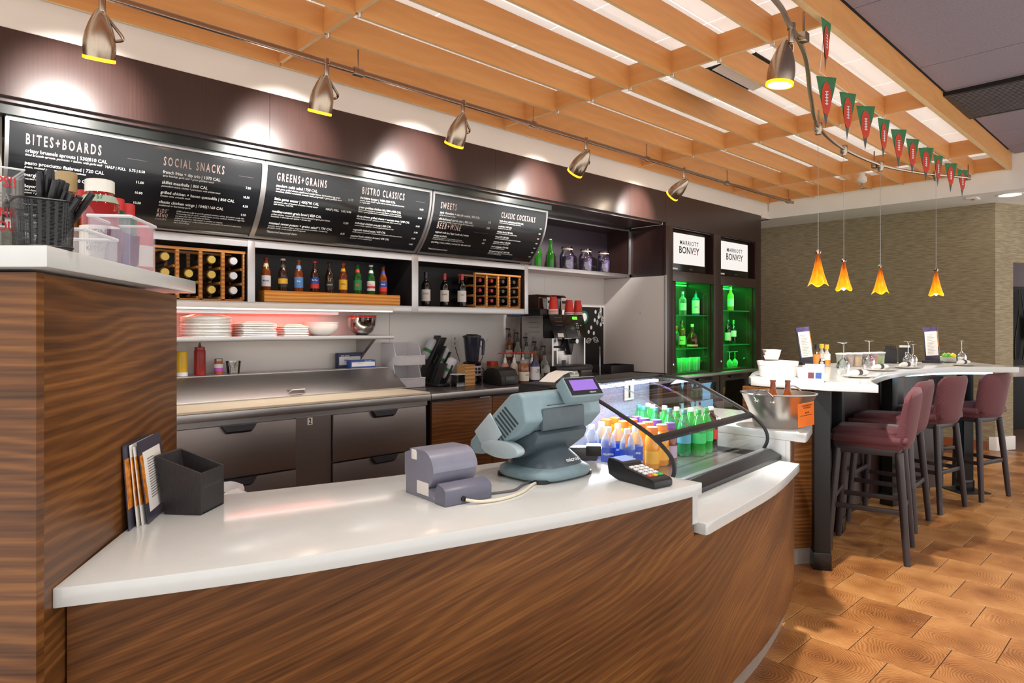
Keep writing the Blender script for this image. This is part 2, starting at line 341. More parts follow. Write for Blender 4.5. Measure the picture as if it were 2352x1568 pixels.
MB().prism([tuple(P1+dn*1.3), tuple(Pz), tuple(Pz+Vector((.06, .14))), tuple(P1+dn*1.3+Vector((.06, .14)))], 0, 2.135).build('wall_surface', m_wallp, wr)
bb = MB().prism([(9.085, 1.70), (9.085, 1.625), (9.365, 1.497), (9.38, 1.52), (9.1, 1.65)], 0, .155).build('baseboard_right', m_white, bev=.006); st(bb)
st(MB().box(9.075, 9.1, 1.72, 4.8, 0, .10).build('baseboard_right', pm('cherry_base', (150, 78, 40), .4)))
# dark room seen through the doorway
dw = nobj('wall_doorway')
back = [tuple(P2+Vector((.55, .9))), tuple(Pz+Vector((.55, .9)))]
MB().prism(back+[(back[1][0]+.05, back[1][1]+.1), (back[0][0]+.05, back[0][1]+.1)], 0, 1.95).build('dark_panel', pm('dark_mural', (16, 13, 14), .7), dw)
MB().prism(back+[(back[1][0]+.05, back[1][1]+.1), (back[0][0]+.05, back[0][1]+.1)], 1.95, 2.8).build('upper_panel', pm('mauve_wall', (120, 102, 116), .6), dw)
br = MB()
for q in range(5):
    base = Vector(back[0]).lerp(Vector(back[1]), .52+.055*q)-Vector((.02, .03)); pts = [(base.x+.04*math.sin(z*5+q*2), base.y-.02*math.sin(z*5+q*2), .95+z) for z in [i*.08 for i in range(13)]]
    br.tube(pts, [.012-.0006*i for i in range(13)], 6)
br.build('branch_motif', pm('branch_brown', (58, 46, 44), .5), dw)
sg = thing('paper_sign', 'white paper notice on the dark panel inside the doorway', 'sign', (0, 0, 0))
def onp(t, z, off=.04):
    p = Vector(back[0]).lerp(Vector(back[1]), t); n = Vector((dn.y, -dn.x)); p = p+n*off; return (p.x, p.y, z)
MB().add([onp(.695, 1.22), onp(.80, 1.22), onp(.80, 1.55), onp(.695, 1.55)], [(0, 1, 2, 3)]).build('sheet', pm('paper', (232, 230, 226), .7), sg)
tx = MB()
for i, s in enumerate(['PLEASE WAIT', 'TO BE SEATED', 'THANK YOU']):
    tx.add([onp(.71, 1.30-.03*i, .042), onp(.78, 1.30-.03*i, .042), onp(.78, 1.312-.03*i, .042), onp(.71, 1.312-.03*i, .042)], [(0, 1, 2, 3)])
tx.build('print_line', m_ink, sg)
ct = MB().prism([tuple(P2+Vector((.2, .35))), tuple(P2+Vector((1.3, -.2))), tuple(P2+Vector((1.45, .1))), tuple(P2+Vector((.35, .65)))], .78, .90)
tag(ct.build('vanity_slab', pm('grey_marble', (200, 188, 188), .2), bev=.02), 'grey stone vanity slab in the dark room beyond the doorway', 'counter')
# ceilings
cl = st(MB().box(8.36, 13, -4, 4.9, 2.80, 2.9).build('ceiling', m_white))
st(MB().box(8.36, 8.44, -4, 3.93, 2.9, 3.35).build('trim_1', m_bulk)); st(MB().box(-2, 8.44, 3.94, 4.0, 2.822, 3.35).build('trim_2', m_bulk))
st(MB().box(8.17, 8.44, 3.93, 4.9, 2.80, 2.85).build('trim_3', m_bulk))
dc = st(MB().box(-3, 8.36, -4, 1.36, 3.175, 3.3).build('ceiling', pm('ceiling_void', (30, 28, 30), .9)))
xs = [-3, -1.8, -.6, .62, 1.84, 2.6, 3.9, 5.12, 5.75, 6.62, 7.32, 7.95, 8.35]
for a, b in zip(xs, xs[1:]):
    for y0, y1 in ((-4, -2.6), (-2.6, -1.2), (-1.2, .2), (.2, 1.35)): MB().box(a+.004, b-.004, y0+.004, y1-.004, 3.16, 3.175).build('panel', m_dceil, dc)
cp = st(MB().box(-2, 8.36, 1.36, 3.94, 3.215, 3.35).build('ceiling', pm('coffer_void', (40, 40, 40), .9)))
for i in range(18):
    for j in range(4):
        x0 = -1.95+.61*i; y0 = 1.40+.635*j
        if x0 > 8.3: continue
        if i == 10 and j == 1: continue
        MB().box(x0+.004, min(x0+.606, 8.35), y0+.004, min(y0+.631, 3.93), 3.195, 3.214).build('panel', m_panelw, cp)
# ceiling diffuser in the gap
dv = thing('ceiling_diffuser', 'white slot air diffuser above the wooden slats', 'air vent', (4.455, 2.35, 3.2))
MB().box(-.3, .3, -.31, .31, -.004, .008).build('plate', m_black, dv)
for q in range(4): MB().ext([(-.22+.13*q, -.01), (-.13+.13*q, -.03), (-.12+.13*q, -.022), (-.21+.13*q, 0)], -.29, .29, 'X').build('blade', m_white, dv)
# air vent in the slate ceiling
vt = thing('air_vent', 'black slatted return air grille in the slate grey ceiling', 'air vent', (6.18, .86, 3.16))
MB().box(-.40, .40, -.52, -.48, -.03, 0).box(-.40, .40, .46, .50, -.03, 0).box(-.40, -.37, -.48, .46, -.03, 0).box(.37, .40, -.48, .46, -.03, 0).build('frame', m_blackm, vt)
sl = MB().ext([(-.010, -.032), (-.002, -.032), (.012, -.004), (.006, -.004)], -.48, .46, 'Y').mesh('slat', pm('vent_grey', (128, 120, 122), .5))
for q in range(20): link('slat', sl, vt, (-.352+.037*q, 0, 0))
MB().box(-.37, .37, -.48, .46, -.002, 0).build('backing', m_blackg, vt)
# low ceiling downlight, detector, sprinkler
dl = thing('ceiling_light', 'round glowing recessed downlight in the white ceiling', 'light', (8.672, 1.435, 2.80))
MB().lathe([(.0, -.004), (.10, -.004), (.10, .0)], 28).build('lens', glow('downlight_glow', (255, 250, 240), 14), dl)
MB().shell([(.10, -.006), (.125, -.006), (.125, 0)], 28).build('trim_ring', m_white, dl)
fd = thing('fire_strobe', 'small flat white alarm with a red dot on the white ceiling', 'alarm', (8.615, 1.752, 2.80))
MB().box(-.09, .09, -.05, .05, -.014, 0).build('body', m_white, fd, bev=.004); MB().lathe([(.018, -.02), (.018, -.012)], 12).build('red_lens', pm('red_lens', (200, 40, 30), .3), fd)
sp = thing('sprinkler_head', 'white fire sprinkler head below the wooden slats', 'sprinkler', (7.72, 2.58, 2.9))
MB().lathe([(.03, .06), (.05, .08), (.045, .12), (.03, .14), (.03, .29)], 14).build('cup', m_white, sp)
MB().tube([(-.018, 0, .06), (-.02, 0, .03), (0, 0, .005)], .004).tube([(.018, 0, .06), (.02, 0, .03), (0, 0, .005)], .004).lathe([(.022, 0), (.022, .004)], 12).build('frame', m_chrome, sp)
# ------------------------------------------------------------------ wooden slat canopy
can = thing('slat_canopy', 'maple slat lattice hanging below the white ceiling panels', 'canopy')
ZB, HT = 3.0, .155
crs = [-1.6, 1.77, 3.65, 5.54, 7.40, 8.35]
ys = [1.70+.33*i for i in range(7)]
def edged(x0, x1, y0, y1, h, n, m):
    b = MB().box(x0, x1, y0, y1, 0, h); b.mi = [1 if i in (0, 3, 5) and (i == 0 or x1-x0 > .1) else 0 for i in range(6)]; return b.mesh(n, [m, m_edge_lit], .0012, 1)
for a, b in zip(crs, crs[1:]):
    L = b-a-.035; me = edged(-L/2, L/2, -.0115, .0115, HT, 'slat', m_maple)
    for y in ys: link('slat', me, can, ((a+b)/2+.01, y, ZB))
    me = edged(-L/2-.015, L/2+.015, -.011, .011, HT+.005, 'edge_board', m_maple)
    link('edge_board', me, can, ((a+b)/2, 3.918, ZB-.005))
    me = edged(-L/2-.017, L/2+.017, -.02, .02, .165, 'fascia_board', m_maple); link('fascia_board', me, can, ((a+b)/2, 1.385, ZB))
for x in crs[1:]:
    for y0, y1 in zip([1.405]+[y+.01 for y in ys], [y-.01 for y in ys]+[3.906]):
        cbm = MB().box(x-.011, x+.011, y0, y1, .0, HT-.012); cbm.mi = [1, 0, 0, 0, 0, 0]; cbm.build('crossboard', [m_maple_y, m_edge_lit], can, loc=(0, 0, ZB+.012))
    if x < 8:
        for y in ys: MB().box(x+.012, x+.02, y-.012, y+.012, .0, .06).build('clip', m_white, can, loc=(0, 0, ZB-.004))
# ------------------------------------------------------------------ soffit over the back bar
so = nobj('wall_soffit')
for a, b in zip([-1.5, 1.713, 3.569, 5.367, 5.99], [1.711, 3.567, 5.365, 5.988, 8.15]): MB().box(a, b, 3.93, 3.97, 2.5 if a < 5.9 else 2.47, 2.82).build('panel', m_wenge, so)
MB().box(-1.5, 5.98, 3.97, 4.74, 2.48, 2.505).build('soffit_underside', m_wenge, so)
MB().box(-1.5, 4.3, 4.0, 4.12, 2.43, 2.48).build('black_valance', pm('valance_dark', (34, 38, 36), .35), so)
# ------------------------------------------------------------------ cabinet wall with screens and lit niches
cw = thing('back_bar_cabinet', 'tall dark wenge cabinet wall with two screens above two green niches', 'cabinet')
for n, a in {'stile': [(5.99, 6.12, .872, 2.47), (6.975, 7.135, .872, 2.47), (8.01, 8.152, .872, 2.47)], 'rail': [(6.12, 6.975, 1.89, 2.0), (7.135, 8.01, 1.89, 2.0)]}.items():
    for x0, x1, z0, z1 in a: MB().box(x0+.001, x1-.001, 3.93, 3.97, z0, z1).build(n, m_wenge, cw, bev=.001)
MB().box(8.13, 8.15, 3.97, 4.74, .872, 2.46).build('end_panel', m_wenge, cw)
MB().box(5.985, 6.0, 3.945, 4.748, .91, 1.94).build('splash_panel', m_lam, cw); MB().box(5.985, 6.0, 3.971, 4.748, 1.94, 2.479).build('side_panel', m_wenge, cw); MB().box(6.002, 8.128, 3.972, 4.74, 2.461, 2.469).build('top_board', m_wenge, cw)
MB().box(5.98, 6.001, 3.928, 3.946, .91, 1.945).build('edge_trim', m_alu, cw)
MB().box(6.02, 8.12, 4.30, 4.34, .872, 2.46).build('back_board', pm('niche_back', (60, 66, 58), .45), cw)
for x in (6.11, 6.985, 7.125, 8.02): MB().box(x-.008, x+.008, 3.97, 4.30, .872, 2.46).build('divider', m_wenge, cw)
for x0, x1 in ((6.12, 6.975), (7.135, 8.01)):
    MB().box(x0, x1, 3.97, 4.30, .872, .895).build('niche_floor', m_wenge, cw); MB().box(x0, x1, 3.97, 4.30, 1.905, 1.93).build('niche_top', m_wenge, cw)
    f = MB().box(x0, x0+.10, 3.955, 3.985, .895, 1.89).build('sliding_door', m_wenge, cw, bev=.002)
    MB().lathe([(.018, 0), (.018, .012), (.01, .016)], 14, M=Matrix.Translation((x0+.04, 3.955, .99)) @ Matrix.Rotation(R(90), 4, 'X')).build('lock', m_chrome, f)
    g = MB().box(x1-.012, x1, 3.975, 4.09, .895, 1.89).build('door_stack', m_wenge, cw)
    MB().box(x1-.016, x1-.011, 4.0, 4.004, 1.05, 1.78).box(x1-.016, x1-.011, 4.05, 4.054, 1.05, 1.78).box(x1-.016, x1-.011, 4.0, 4.054, 1.05, 1.054).box(x1-.016, x1-.011, 4.0, 4.054, 1.776, 1.78).build('pull_outline', pm('brass_line', (150, 120, 90), .3, .8), g)
    MB().tube([(x1-.014, 4.06, 1.0), (x1-.06, 4.06, .998)], .011).build('lock', m_chrome, g)
for x0, zs in ((6.12, (1.526, 1.153)), (7.135, (1.594, 1.178))):
    for z in zs: MB().box(x0+.01, x0+.84, 4.0, 4.295, z-.006, z+.006).build('glass_shelf', liquid('green_shelf_glass', (60, 200, 120), .3, (190, 250, 210)), cw)
m_green = glow('green_led', (40, 255, 80), 5)
for x0 in (6.125, 7.14):
    MB().box(x0+.102, x0+.112, 3.99, 4.0, .95, 1.82).build('led_strip', m_green, cw)
    MB().box(x0+.13, x0+.82, 4.27, 4.285, 1.88, 1.892).build('led_strip', m_green, cw)
    for z in (1.85, 1.5, 1.12): area('green_led_light', (x0+.45, 4.03, z), (x0+.45, 4.35, z-.25), 3.6, .6, .03, (.02, 1, .10))
# screens
def tv(x0, x1, z0, z1, lab):
    t = thing('television', lab, 'television', ((x0+x1)/2, 4.0, z0)); w = (x1-x0)*.86; h = z1-z0; o = -(x1-x0)*.06
    MB().box(-.42, .42, .05, .09, 0, h).build('recess_board', m_niche, t)
    MB().box(o-w/2, o+w/2, -.035, .02, .005, h-.005).build('bezel', m_blackg, t, bev=.008)
    fn = lambda u, v: (u, -.0375, v)
    s = MB().add([fn(o-w/2+.045, .085), fn(o+w/2-.03, .085), fn(o+w/2-.03, h-.04), fn(o-w/2+.045, h-.04)], [(0, 1, 2, 3)]).build('screen', flat('screen_white', (246, 240, 234), .88), t)
    k = MB(); text(k, 'MARRIOTT', lambda u, v: (u, -.0400, v), o, .30, size=.066, sp=1.25, off=.012, align='CENTER'); bw = max(p[0] for p in tgeo('BONV', size=.108, sp=1.02, off=.015)[0]); ow = max(p[0] for p in tgeo('O', size=.066, off=.015)[0]); yw = max(p[0] for p in tgeo('Y', size=.108, off=.015)[0]); bx0 = o-(bw+ow+yw-.006)/2; text(k, 'BONV', lambda u, v: (u, -.0400, v), bx0, .205, size=.108, sp=1.02, off=.015); text(k, 'Y', lambda u, v: (u, -.0400, v), bx0+bw+ow-.006, .205, size=.108, off=.015)
    text(k, 'O', lambda u, v: (u, -.0400, v), bx0+bw-.004, .235, size=.066, off=.015); k.build('lettering', m_ink, s)
    MB().box(bx0+bw, bx0+bw+ow-.006, -.0395, -.038, .206, .214).build('underline_mark', pm('orange_mark', (220, 80, 50), .5), s)
    k = MB(); text(k, '(L) LG', lambda u, v: (u, -.0365, v), o+.04, .03, size=.022, align='CENTER'); k.build('maker_mark', m_alu, t)
    MB().box(o-w/2+.03, o-w/2+.13, -.037, -.035, .02, .038).build('energy_sticker', m_white, t)
tv(6.13, 6.965, 2.0, 2.459, 'left wall screen reading MARRIOTT BONVOY above the green niche'); tv(7.145, 8.0, 2.0, 2.459, 'right wall screen reading MARRIOTT BONVOY nearest the beige wall')
# under-counter coolers
tag(MB().box(5.99, 8.16, 3.87, 3.968, .84, .87).build('bar_ledge', m_alu, bev=.004), 'narrow metal ledge below the green niches', 'ledge')
bc = thing('back_bar_cooler', 'black two-door glass-front bottle cooler under the green niches', 'cooler', (0, 0, 0))
for q in ((6.3, 8.14, 4.26, 4.28, .08, .835), (6.3, 8.14, 3.975, 4.26, .08, .10), (6.3, 8.14, 3.975, 4.26, .815, .835), (6.3, 6.32, 3.975, 4.26, .1, .815), (7.83, 7.85, 3.975, 4.26, .1, .815)): MB().box(*q).build('cabinet_wall', m_blackm, bc)
for z in (.30, .555): MB().box(6.33, 7.82, 4.0, 4.24, z-.004, z+.004).build('wire_shelf', m_chrome, bc)
for x0, x1 in ((6.40, 7.10), (7.12, 7.82)):
    d = MB().box(x0, x1, 3.93, 3.97, .76, .83).box(x0, x1, 3.93, 3.97, .1, .15).box(x0, x0+.07, 3.93, 3.97, .15, .76).box(x1-.07, x1, 3.93, 3.97, .15, .76).build('door', pm('door_steel_dark', (110, 106, 104), .3, .9), bc)
    MB().box(x0+.07, x1-.07, 3.945, 3.95, .15, .76).build('pane', m_glass, d); MB().box(x0+.2, x0+.5, 3.90, 3.93, .795, .82).build('handle', m_black, d, bev=.006)
    MB().box(x0+.02, x1-.02, 4.245, 4.258, .11, .81).build('lit_interior', pm('cooler_lining', (190, 220, 236), .5, emis=(120, 190, 235), es=.7), bc)
gr = MB().box(7.85, 8.13, 3.94, 3.99, .1, .83).build('grille_panel', m_black, bc)
for q in range(12): MB().box(7.87, 8.11, 3.932, 3.94, .30+.035*q, .315+.035*q).build('grille_slot', pm('slot', (60, 60, 62), .4), gr)
# ------------------------------------------------------------------ upper niche shelves
nu = thing('niche_shelf_unit', 'aluminium-framed black niche shelves under the menu boards', 'shelf')
for a, b in ((.46, 1.711), (1.759, 2.99), (3.05, 4.225)): MB().box(a, b, 4.66, 4.68, 1.56, 1.92).build('back_board', m_niche, nu)
for z0, z1 in ((1.515, 1.562), (1.915, 1.965)): MB().box(.46, 4.27, 4.265, 4.275, z0, z1).build('front_rail', m_alu, nu, bev=.002); 
MB().box(.46, 4.265, 4.275, 4.74, 1.52, 1.560).build('bottom_board', m_niche, nu); MB().box(.46, 4.265, 4.275, 4.74, 1.918, 1.95).build('top_board', m_niche, nu)
for x0, x1 in ((1.711, 1.759), (2.99, 3.05), (4.225, 4.27)): MB().box(x0, x1, 4.262, 4.276, 1.515, 1.965).build('upright', m_alu, nu, bev=.002); MB().box(x0+.004, x1-.004, 4.276, 4.66, 1.56, 1.918).build('divider', m_niche, nu)
MB().box(4.262, 4.272, 4.276, 4.74, 1.52, 1.965).build('end_cap', m_alu, nu)
MB().box(.5, 4.25, 4.28, 4.74, 1.512, 1.519).build('underside', m_lam, nu)
uc = thing('wall_cabinet', 'open dark wall cabinet with aluminium edge holding jars', 'cabinet')
MB().box(4.30, 5.985, 4.375, 4.39, 1.94, 1.975).box(4.30, 5.985, 4.375, 4.39, 2.445, 2.48).box(5.955, 5.985, 4.375, 4.39, 1.94, 2.48).build('front_frame', m_alu, uc, bev=.002)
MB().box(4.30, 5.985, 4.39, 4.74, 1.945, 1.97).build('bottom_board', pm('pink_white', (226, 200, 194), .4), uc); MB().box(4.30, 5.98, 4.69, 4.74, 1.97, 2.47).build('back_board', pm('aubergine_board', (58, 46, 56), .5), uc)
MB().box(4.30, 5.98, 4.39, 4.69, 2.45, 2.475).build('top_board', m_wenge, uc); MB().box(5.965, 5.98, 4.39, 4.69, 1.97, 2.45).build('side_board', m_wenge, uc); MB().box(4.285, 4.30, 4.39, 4.74, 1.94, 2.48).build('side_board', m_wenge, uc)
# ------------------------------------------------------------------ menu boards
m_chalk = pm('menu_print_black', (22, 24, 27), .2, var=.05, coat=.35); m_head = pm('menu_heading', (196, 172, 164), .6); m_mw = pm('menu_text', (236, 236, 232), .6)
TOP, BOT = Vector((4.03, 2.425)), Vector((4.25, 1.974))
def bpt(x, v, off=0):
    """v 0 bottom .. 1 top; the board bows outwards"""
    p = BOT.lerp(TOP, v); n = Vector((-(TOP-BOT).y, (TOP-BOT).x)).normalized()
    if n.x > 0: n = -n
    p = p+n*(.055*4*v*(1-v)+off); return (x, p.x, p.y)
HB = 1.0
def board(x0, x1, lab, heads, lines, small=()):
    t = thing('menu_board', lab, 'menu board'); n = 14; Wd = x1-x0
    def strip(a, b, o0, o1, v0=0., v1=1.):
        m = MB(); vs = []; fs = []
        for i in range(n+1):
            v = v0+(v1-v0)*i/n; vs += [bpt(a, v, o0), bpt(b, v, o0), bpt(b, v, o1), bpt(a, v, o1)]
        for i in range(n):
            for k in range(4): fs.append((4*i+k, 4*i+(k+1) % 4, 4*i+4+(k+1) % 4, 4*i+4+k))
        fs += [(3, 2, 1, 0), (4*n, 4*n+1, 4*n+2, 4*n+3)]; return m.add(vs, fs)
    strip(x0, x1, -.012, 0).build('panel', m_chalk, t)
    for a, b in ((x0-.012, x0+.004), (x1-.004, x1+.012)): strip(a, b, -.02, .008).build('side_rail', m_alu, t)
    for v0, v1, nm in ((.975, 1.0, 'top_rail'), (0, .02, 'bottom_rail')): strip(x0, x1, -.02, .008, v0, v1).build(nm, m_alu, t)
    strip(x0-.01, x1+.01, -.03, .012, 1.0, 1.06).build('head_rail', pm('head_rail_grey', (96, 104, 100), .4, .6), t)
    strip(x0, x1, -.016, .0, -.004, .012).build('foot_rail', m_alu, t)
    fn = lambda u, v: bpt(x0+u, v/.52, .0015)
    for s, u, v, sz in heads: text(MB(), s, fn, u, v, size=sz*1.1, xs=.47, sp=1.5, off=.016).build('heading_lettering', m_head, t)
    k = MB()
    for s, u, v, sz, sh, al in lines: text(k, s, fn, u, v, size=sz, xs=.92, shear=sh, off=.014 if not sh else .004, align=al)
    k.build('menu_lettering', m_mw, t)
    r = MB()
    for a, b, v in small: r.add([fn(a, v), fn(b, v), fn(b, v+.0015), fn(a, v+.0015)], [(0, 1, 2, 3)])
    if small: r.build('rule_line', pm('rule_grey', (110, 100, 98), .6), t)
    return t
def items(u, v, dv, L, up, sz=.025):
    out = []
    for it in L:
        out.append((it[0], u, v, sz, 0, 'LEFT')); vv = v-sz*.72
        for s in it[1]: out.append((s, u, vv, sz*.62, .25, 'LEFT')); vv -= sz*.62
        if it[2]: out.append((it[2], up, v-sz*.9, sz*.8, 0, 'RIGHT'))
        v -= dv+.014*(len(it[1])-1)
    return out
X1 = 1.262
board(.449, 1.711, 'leftmost black menu board headed BITES+BOARDS and SOCIAL SNACKS', [('BITES+BOARDS', .07, .405, .066), ('SOCIAL SNACKS', .70, .405, .062), ("KIDS'", .70, .118, .033), ('MENU', .70, .088, .033), ('AVAILABLE', .70, .068, .016)],
      items(.07, .365, .062, [('crispy brussels sprouts | 530|810 CAL', ['fried brussels sprouts, parmesan + lemon, with garlic aioli'], 'HALF | FULL   5.75 | 8.50'), ('pesto prosciutto flatbread | 720 CAL', ['pesto, roasted tomatoes, ricotta + prosciutto'], '11.00'), ('margherita flatbread | 620 CAL', ['roasted tomatoes, basil + cheese'], '10.00'), ('Beyond Meat breakfast bowl | 640 CAL', ['plant-based sausage, cage free eggs, peppers', 'onions + potatoes'], '10.50')], .61)
      + items(.70, .36, .06, [('french fries + dip trio | 1070 CAL', ['spicy ketchup, garlic aioli + green goddess ranch'], '7.00'), ('skillet meatballs | 800 CAL', ['pomodoro sauce, ricotta + parmesan, with artisan toast'], '10.50'), ('grilled chicken + bacon quesadilla | 850 CAL', ['tomato salsa, avocado mash'], '8.50'), ('classic chicken wings | 1040|1160 CAL', ['traditional or hot honey garlic'], '9.50')], 1.2)
      + [(s, .80, .134-.0155*i, .0135, .25, 'LEFT') for i, s in enumerate(['2,000 calories a day is used for general nutrition advice, but calorie needs vary', '*consuming raw or under cooked meats, poultry, seafood, shellfish or eggs may', 'increase your risk of foodborne illness', 'additional nutrition information is available on request', 'before placing your order, please inform your server if a person in your party', 'has a food allergy'])], [(.52, .62, .41), (1.12, 1.21, .41)])
board(1.735, 2.995, 'middle black menu board headed GREENS+GRAINS and BISTRO CLASSICS', [('GREENS+GRAINS', .07, .42, .062), ('BISTRO CLASSICS', .68, .42, .06)],
      items(.07, .38, .072, [('modern cobb salad | 750 CAL', ['little gems, grilled chicken, applewood smoked bacon, hard-cooked egg, grape', 'tomatoes, pickled red onions, avocado mash, gorgonzola + green goddess ranch'], '11.75'), ('little gems caesar | 400|790 CAL', ['parmesan, olive oil toasted croutons, creamy caesar', 'add chicken | 110 CAL'], 'HALF | FULL   7.00 | 8.00'), ('mediterranean grain bowl | 820 CAL', ['grilled chicken, roasted broccolini, lemon-dressed arugula, goat cheese,', 'tomatoes + almonds over quinoa + brown rice'], '12.50'), ('roasted sweet potato + grains salad* | 730 CAL', ['spinach, bacon, medjool dates, gorgonzola cheese crumbles, cranberries,', 'pumpkin seeds, honey poppy seed vinaigrette'], '8.75')], .62)
      + [('*featured seasonal item', .07, .055, .024, .25, 'LEFT')]
      + items(.67, .385, .053, [('the bistro burger | 1400-1500 CAL', ['gruyere, lettuce, tomato + garlic aioli on a brioche roll, with french fries', 'or arugula salad'], '10.50'), ('green goddess chicken blt | 800-1400 CAL', ['applewood smoked bacon, avocado mash, lettuce, pickled red onions,', 'tomato + green goddess ranch, stacked between toasted artisan bread'], '12.00'), ('three-cheese grilled cheese + tomato soup | 840 CAL', ['white cheddar, gruyere + parmesan on artisan bread, classic tomato soup'], '10.00'), ('individual chicken pot pie | 830 CAL', ['roasted chicken, vegetables + herbs, topped with flaky pie crust'], '12.50'), ('vegetable baked pasta | 620 CAL', ['roasted peppers, broccolini + tomatoes, baked with pesto cream sauce, parmesan'], '11.50'), ('roasted herb chicken breast | 470 CAL', ['broccolini + lemon-dressed arugula'], '14.25')], 1.21, .022), [(.53, .63, .425), (1.13, 1.22, .425)])
board(3.03, 4.265, 'rightmost black menu board headed SWEETS, BEER+WINE and CLASSIC COCKTAILS', [('SWEETS', .07, .405, .062), ('BEER+WINE', .07, .245, .062), ('CLASSIC COCKTAILS', .70, .405, .058)],
      items(.07, .365, .05, [('dark chocolate + sea salt cookie | 300 CAL', ['ask for it warmed to order'], '3.25'), ('old-fashioned carrot cake | 500 CAL', ['cream cheese frosting + candied walnuts with whipped cream'], '5.50')], .60)
      + items(.07, .205, .045, [('regional craft ipa | lager | pale ale | wheat', [], '5.75'), ('always available', ['samuel adams | heineken | corona | modelo | stella artois', 'budweiser | bud light | coors light | michelob ultra | miller lite'], '6.25'), ('sparkling | rose | white | red ask for the wine list', [], '')], .60, .022)
      + [('*featured seasonal item', .07, .05, .022, .25, 'LEFT')]
      + items(.69, .37, .047, [('black cherry old-fashioned | 210 CAL', ["maker's mark bourbon, demerara sugar, cherry bitters"], '9.50'), ('southside | 160 CAL', ['bombay gin | lime | sugar | mint'], '9.00'), ('whiskey buck | 180 CAL', ['bulleit rye | lemon | ginger beer | angostura bitters'], '9.00'), ('french 77 | 230 CAL', ['st germain elderflower | bombay sapphire gin | lemon | prosecco'], '9.50'), ('coconut collins | 170 CAL', ['absolut vodka | lemon | coconut water'], '9.00'), ('fresh margarita | 210 CAL', ['patron silver tequila | lime | agave'], '9.50'), ('fall spiced margarita* | 210 CAL', ['patron silver tequila | freshly squeezed lime juice | cinnamon', 'infused spiced brown sugar syrup'], '9.75')], 1.2, .02), [(.32, .6, .41), (.45, .6, .25)])
# ------------------------------------------------------------------ refrigerated prep table
pt = thing('prep_table', 'long stainless refrigerated sandwich prep table with drawers and sloped lid', 'prep table')
XL, XR = .95, 2.91
MB().box(XL, XR, 3.97, 4.72, .12, .855).build('body', m_steel2, pt)
MB().box(XL, XR+.015, 3.93, 4.72, .858, .905).build('worktop', m_steel, pt, bev=.004)
MB().box(XL, XR, 3.955, 3.97, .824, .857).build('upper_channel', m_steel, pt)
MB().box(XL, XR+.01, 3.934, 4.30, .906, .921).build('cutting_board', m_poly, pt, bev=.003)
ld = MB().ext([(4.302, .915), (4.30, .93), (4.54, 1.075), (4.56, 1.062), (4.34, .915)], XL, 2.966, 'X').build('lid', m_steel, pt, bev=.003)
MB().ext([(4.34, .907), (4.56, .907), (4.56, 1.06)], XL+.01, 2.955, 'X').build('lid_side', m_steel, pt)
MB().box(XL, 2.955, 4.535, 4.735, 1.045, 1.078).build('rear_ledge', m_steel, pt, bev=.006); MB().box(XL, 2.95, 4.58, 4.73, .907, 1.045).build('rear_box', m_steel2, pt)
hc = PY(680, 904, 4.335); hn = MB().tube([(hc.x-.06, 4.33, .945), (hc.x-.045, 4.30, .97), (hc.x+.045, 4.30, .97), (hc.x+.06, 4.33, .945)], .005).build('lid_handle', m_chrome, pt)
MB().obox((hc.x, 4.335, .952), .12, .004, .045, 0, R(-58)).build('handle_plate', m_chrome, hn)
MB().box(1.886, 2.129, 3.948, 3.97, .1, .826).build('centre_panel', m_steel2, pt)
nb = MB().box(1.965, 1.998, 3.944, 3.947, .775, .82).build('number_label', m_white, pt)
text(MB(), '2', lambda u, v: (u, 3.9435, v), 1.981, .781, size=.048, xs=.75, off=.03, align='CENTER').build('digit', m_ink, nb)
for x0, x1 in ((1.14, 1.878), (2.137, 2.874)):
    for z0, z1 in ((.516, .822), (.105, .506)):
        d = MB().box(x0, x1, 3.928, 3.966, z0, z1).build('drawer', m_steel2, pt, bev=.003)
        c = (x0+x1)/2+.01
        MB().add([(c-.10, 3.927, z1+.004), (c+.10, 3.927, z1+.004), (c+.07, 3.915, z1-.045), (c-.07, 3.915, z1-.045), (c-.10, 3.895, z1+.004), (c+.10, 3.895, z1+.004), (c+.075, 3.89, z1-.03), (c-.075, 3.89, z1-.03)], [(0, 1, 5, 4), (4, 5, 6, 7), (7, 6, 2, 3), (0, 4, 7, 3), (1, 2, 6, 5), (0, 3, 2, 1)]).build('pull', pm('navy_black_plastic', (34, 32, 40), .4, bump=.3, bs=300), d)
for x in (XL+.06, XR-.06):
    for y in (4.02, 4.66): MB().lathe([(.03, 0), (.03, .12)], 12, (x, y, 0)).build('caster', m_black, pt)
# ------------------------------------------------------------------ rear walnut cabinets and stone worktop
for i in range(5):
    x0 = 2.955+.605*i; cb = thing('base_cabinet', ['walnut base cabinet next to the steel prep table', 'walnut base cabinet second from the prep table, below the blender', 'walnut base cabinet below the syrup bottles', 'walnut base cabinet below the coffee machine', 'walnut base cabinet against the white side panel'][i], 'cabinet', (x0, 0, 0), group='rear base cabinets')
    MB().box(.002, .601, 3.985, 4.74, .1, .862).build('body', m_niche, cb); d = MB().box(.003, .600, 3.962, 3.983, .11, .838).build('door', m_wal_x, cb, bev=.001)
    MB().box(.46, .57, 3.945, 3.962, .838, .846).build('finger_pull', m_alu, d); MB().box(.002, .601, 4.03, 4.05, 0, .1).build('toe_kick', m_blackm, cb)
wt = thing('rear_worktop', 'dark stone rear worktop with a steel front edge under the coffee machine', 'worktop')
MB().box(2.94, 5.978, 3.962, 4.745, .864, .90).build('slab', m_stone, wt, bev=.003); MB().box(2.94, 5.978, 3.944, 3.961, .858, .903).build('front_edge', m_steel, wt, bev=.004)
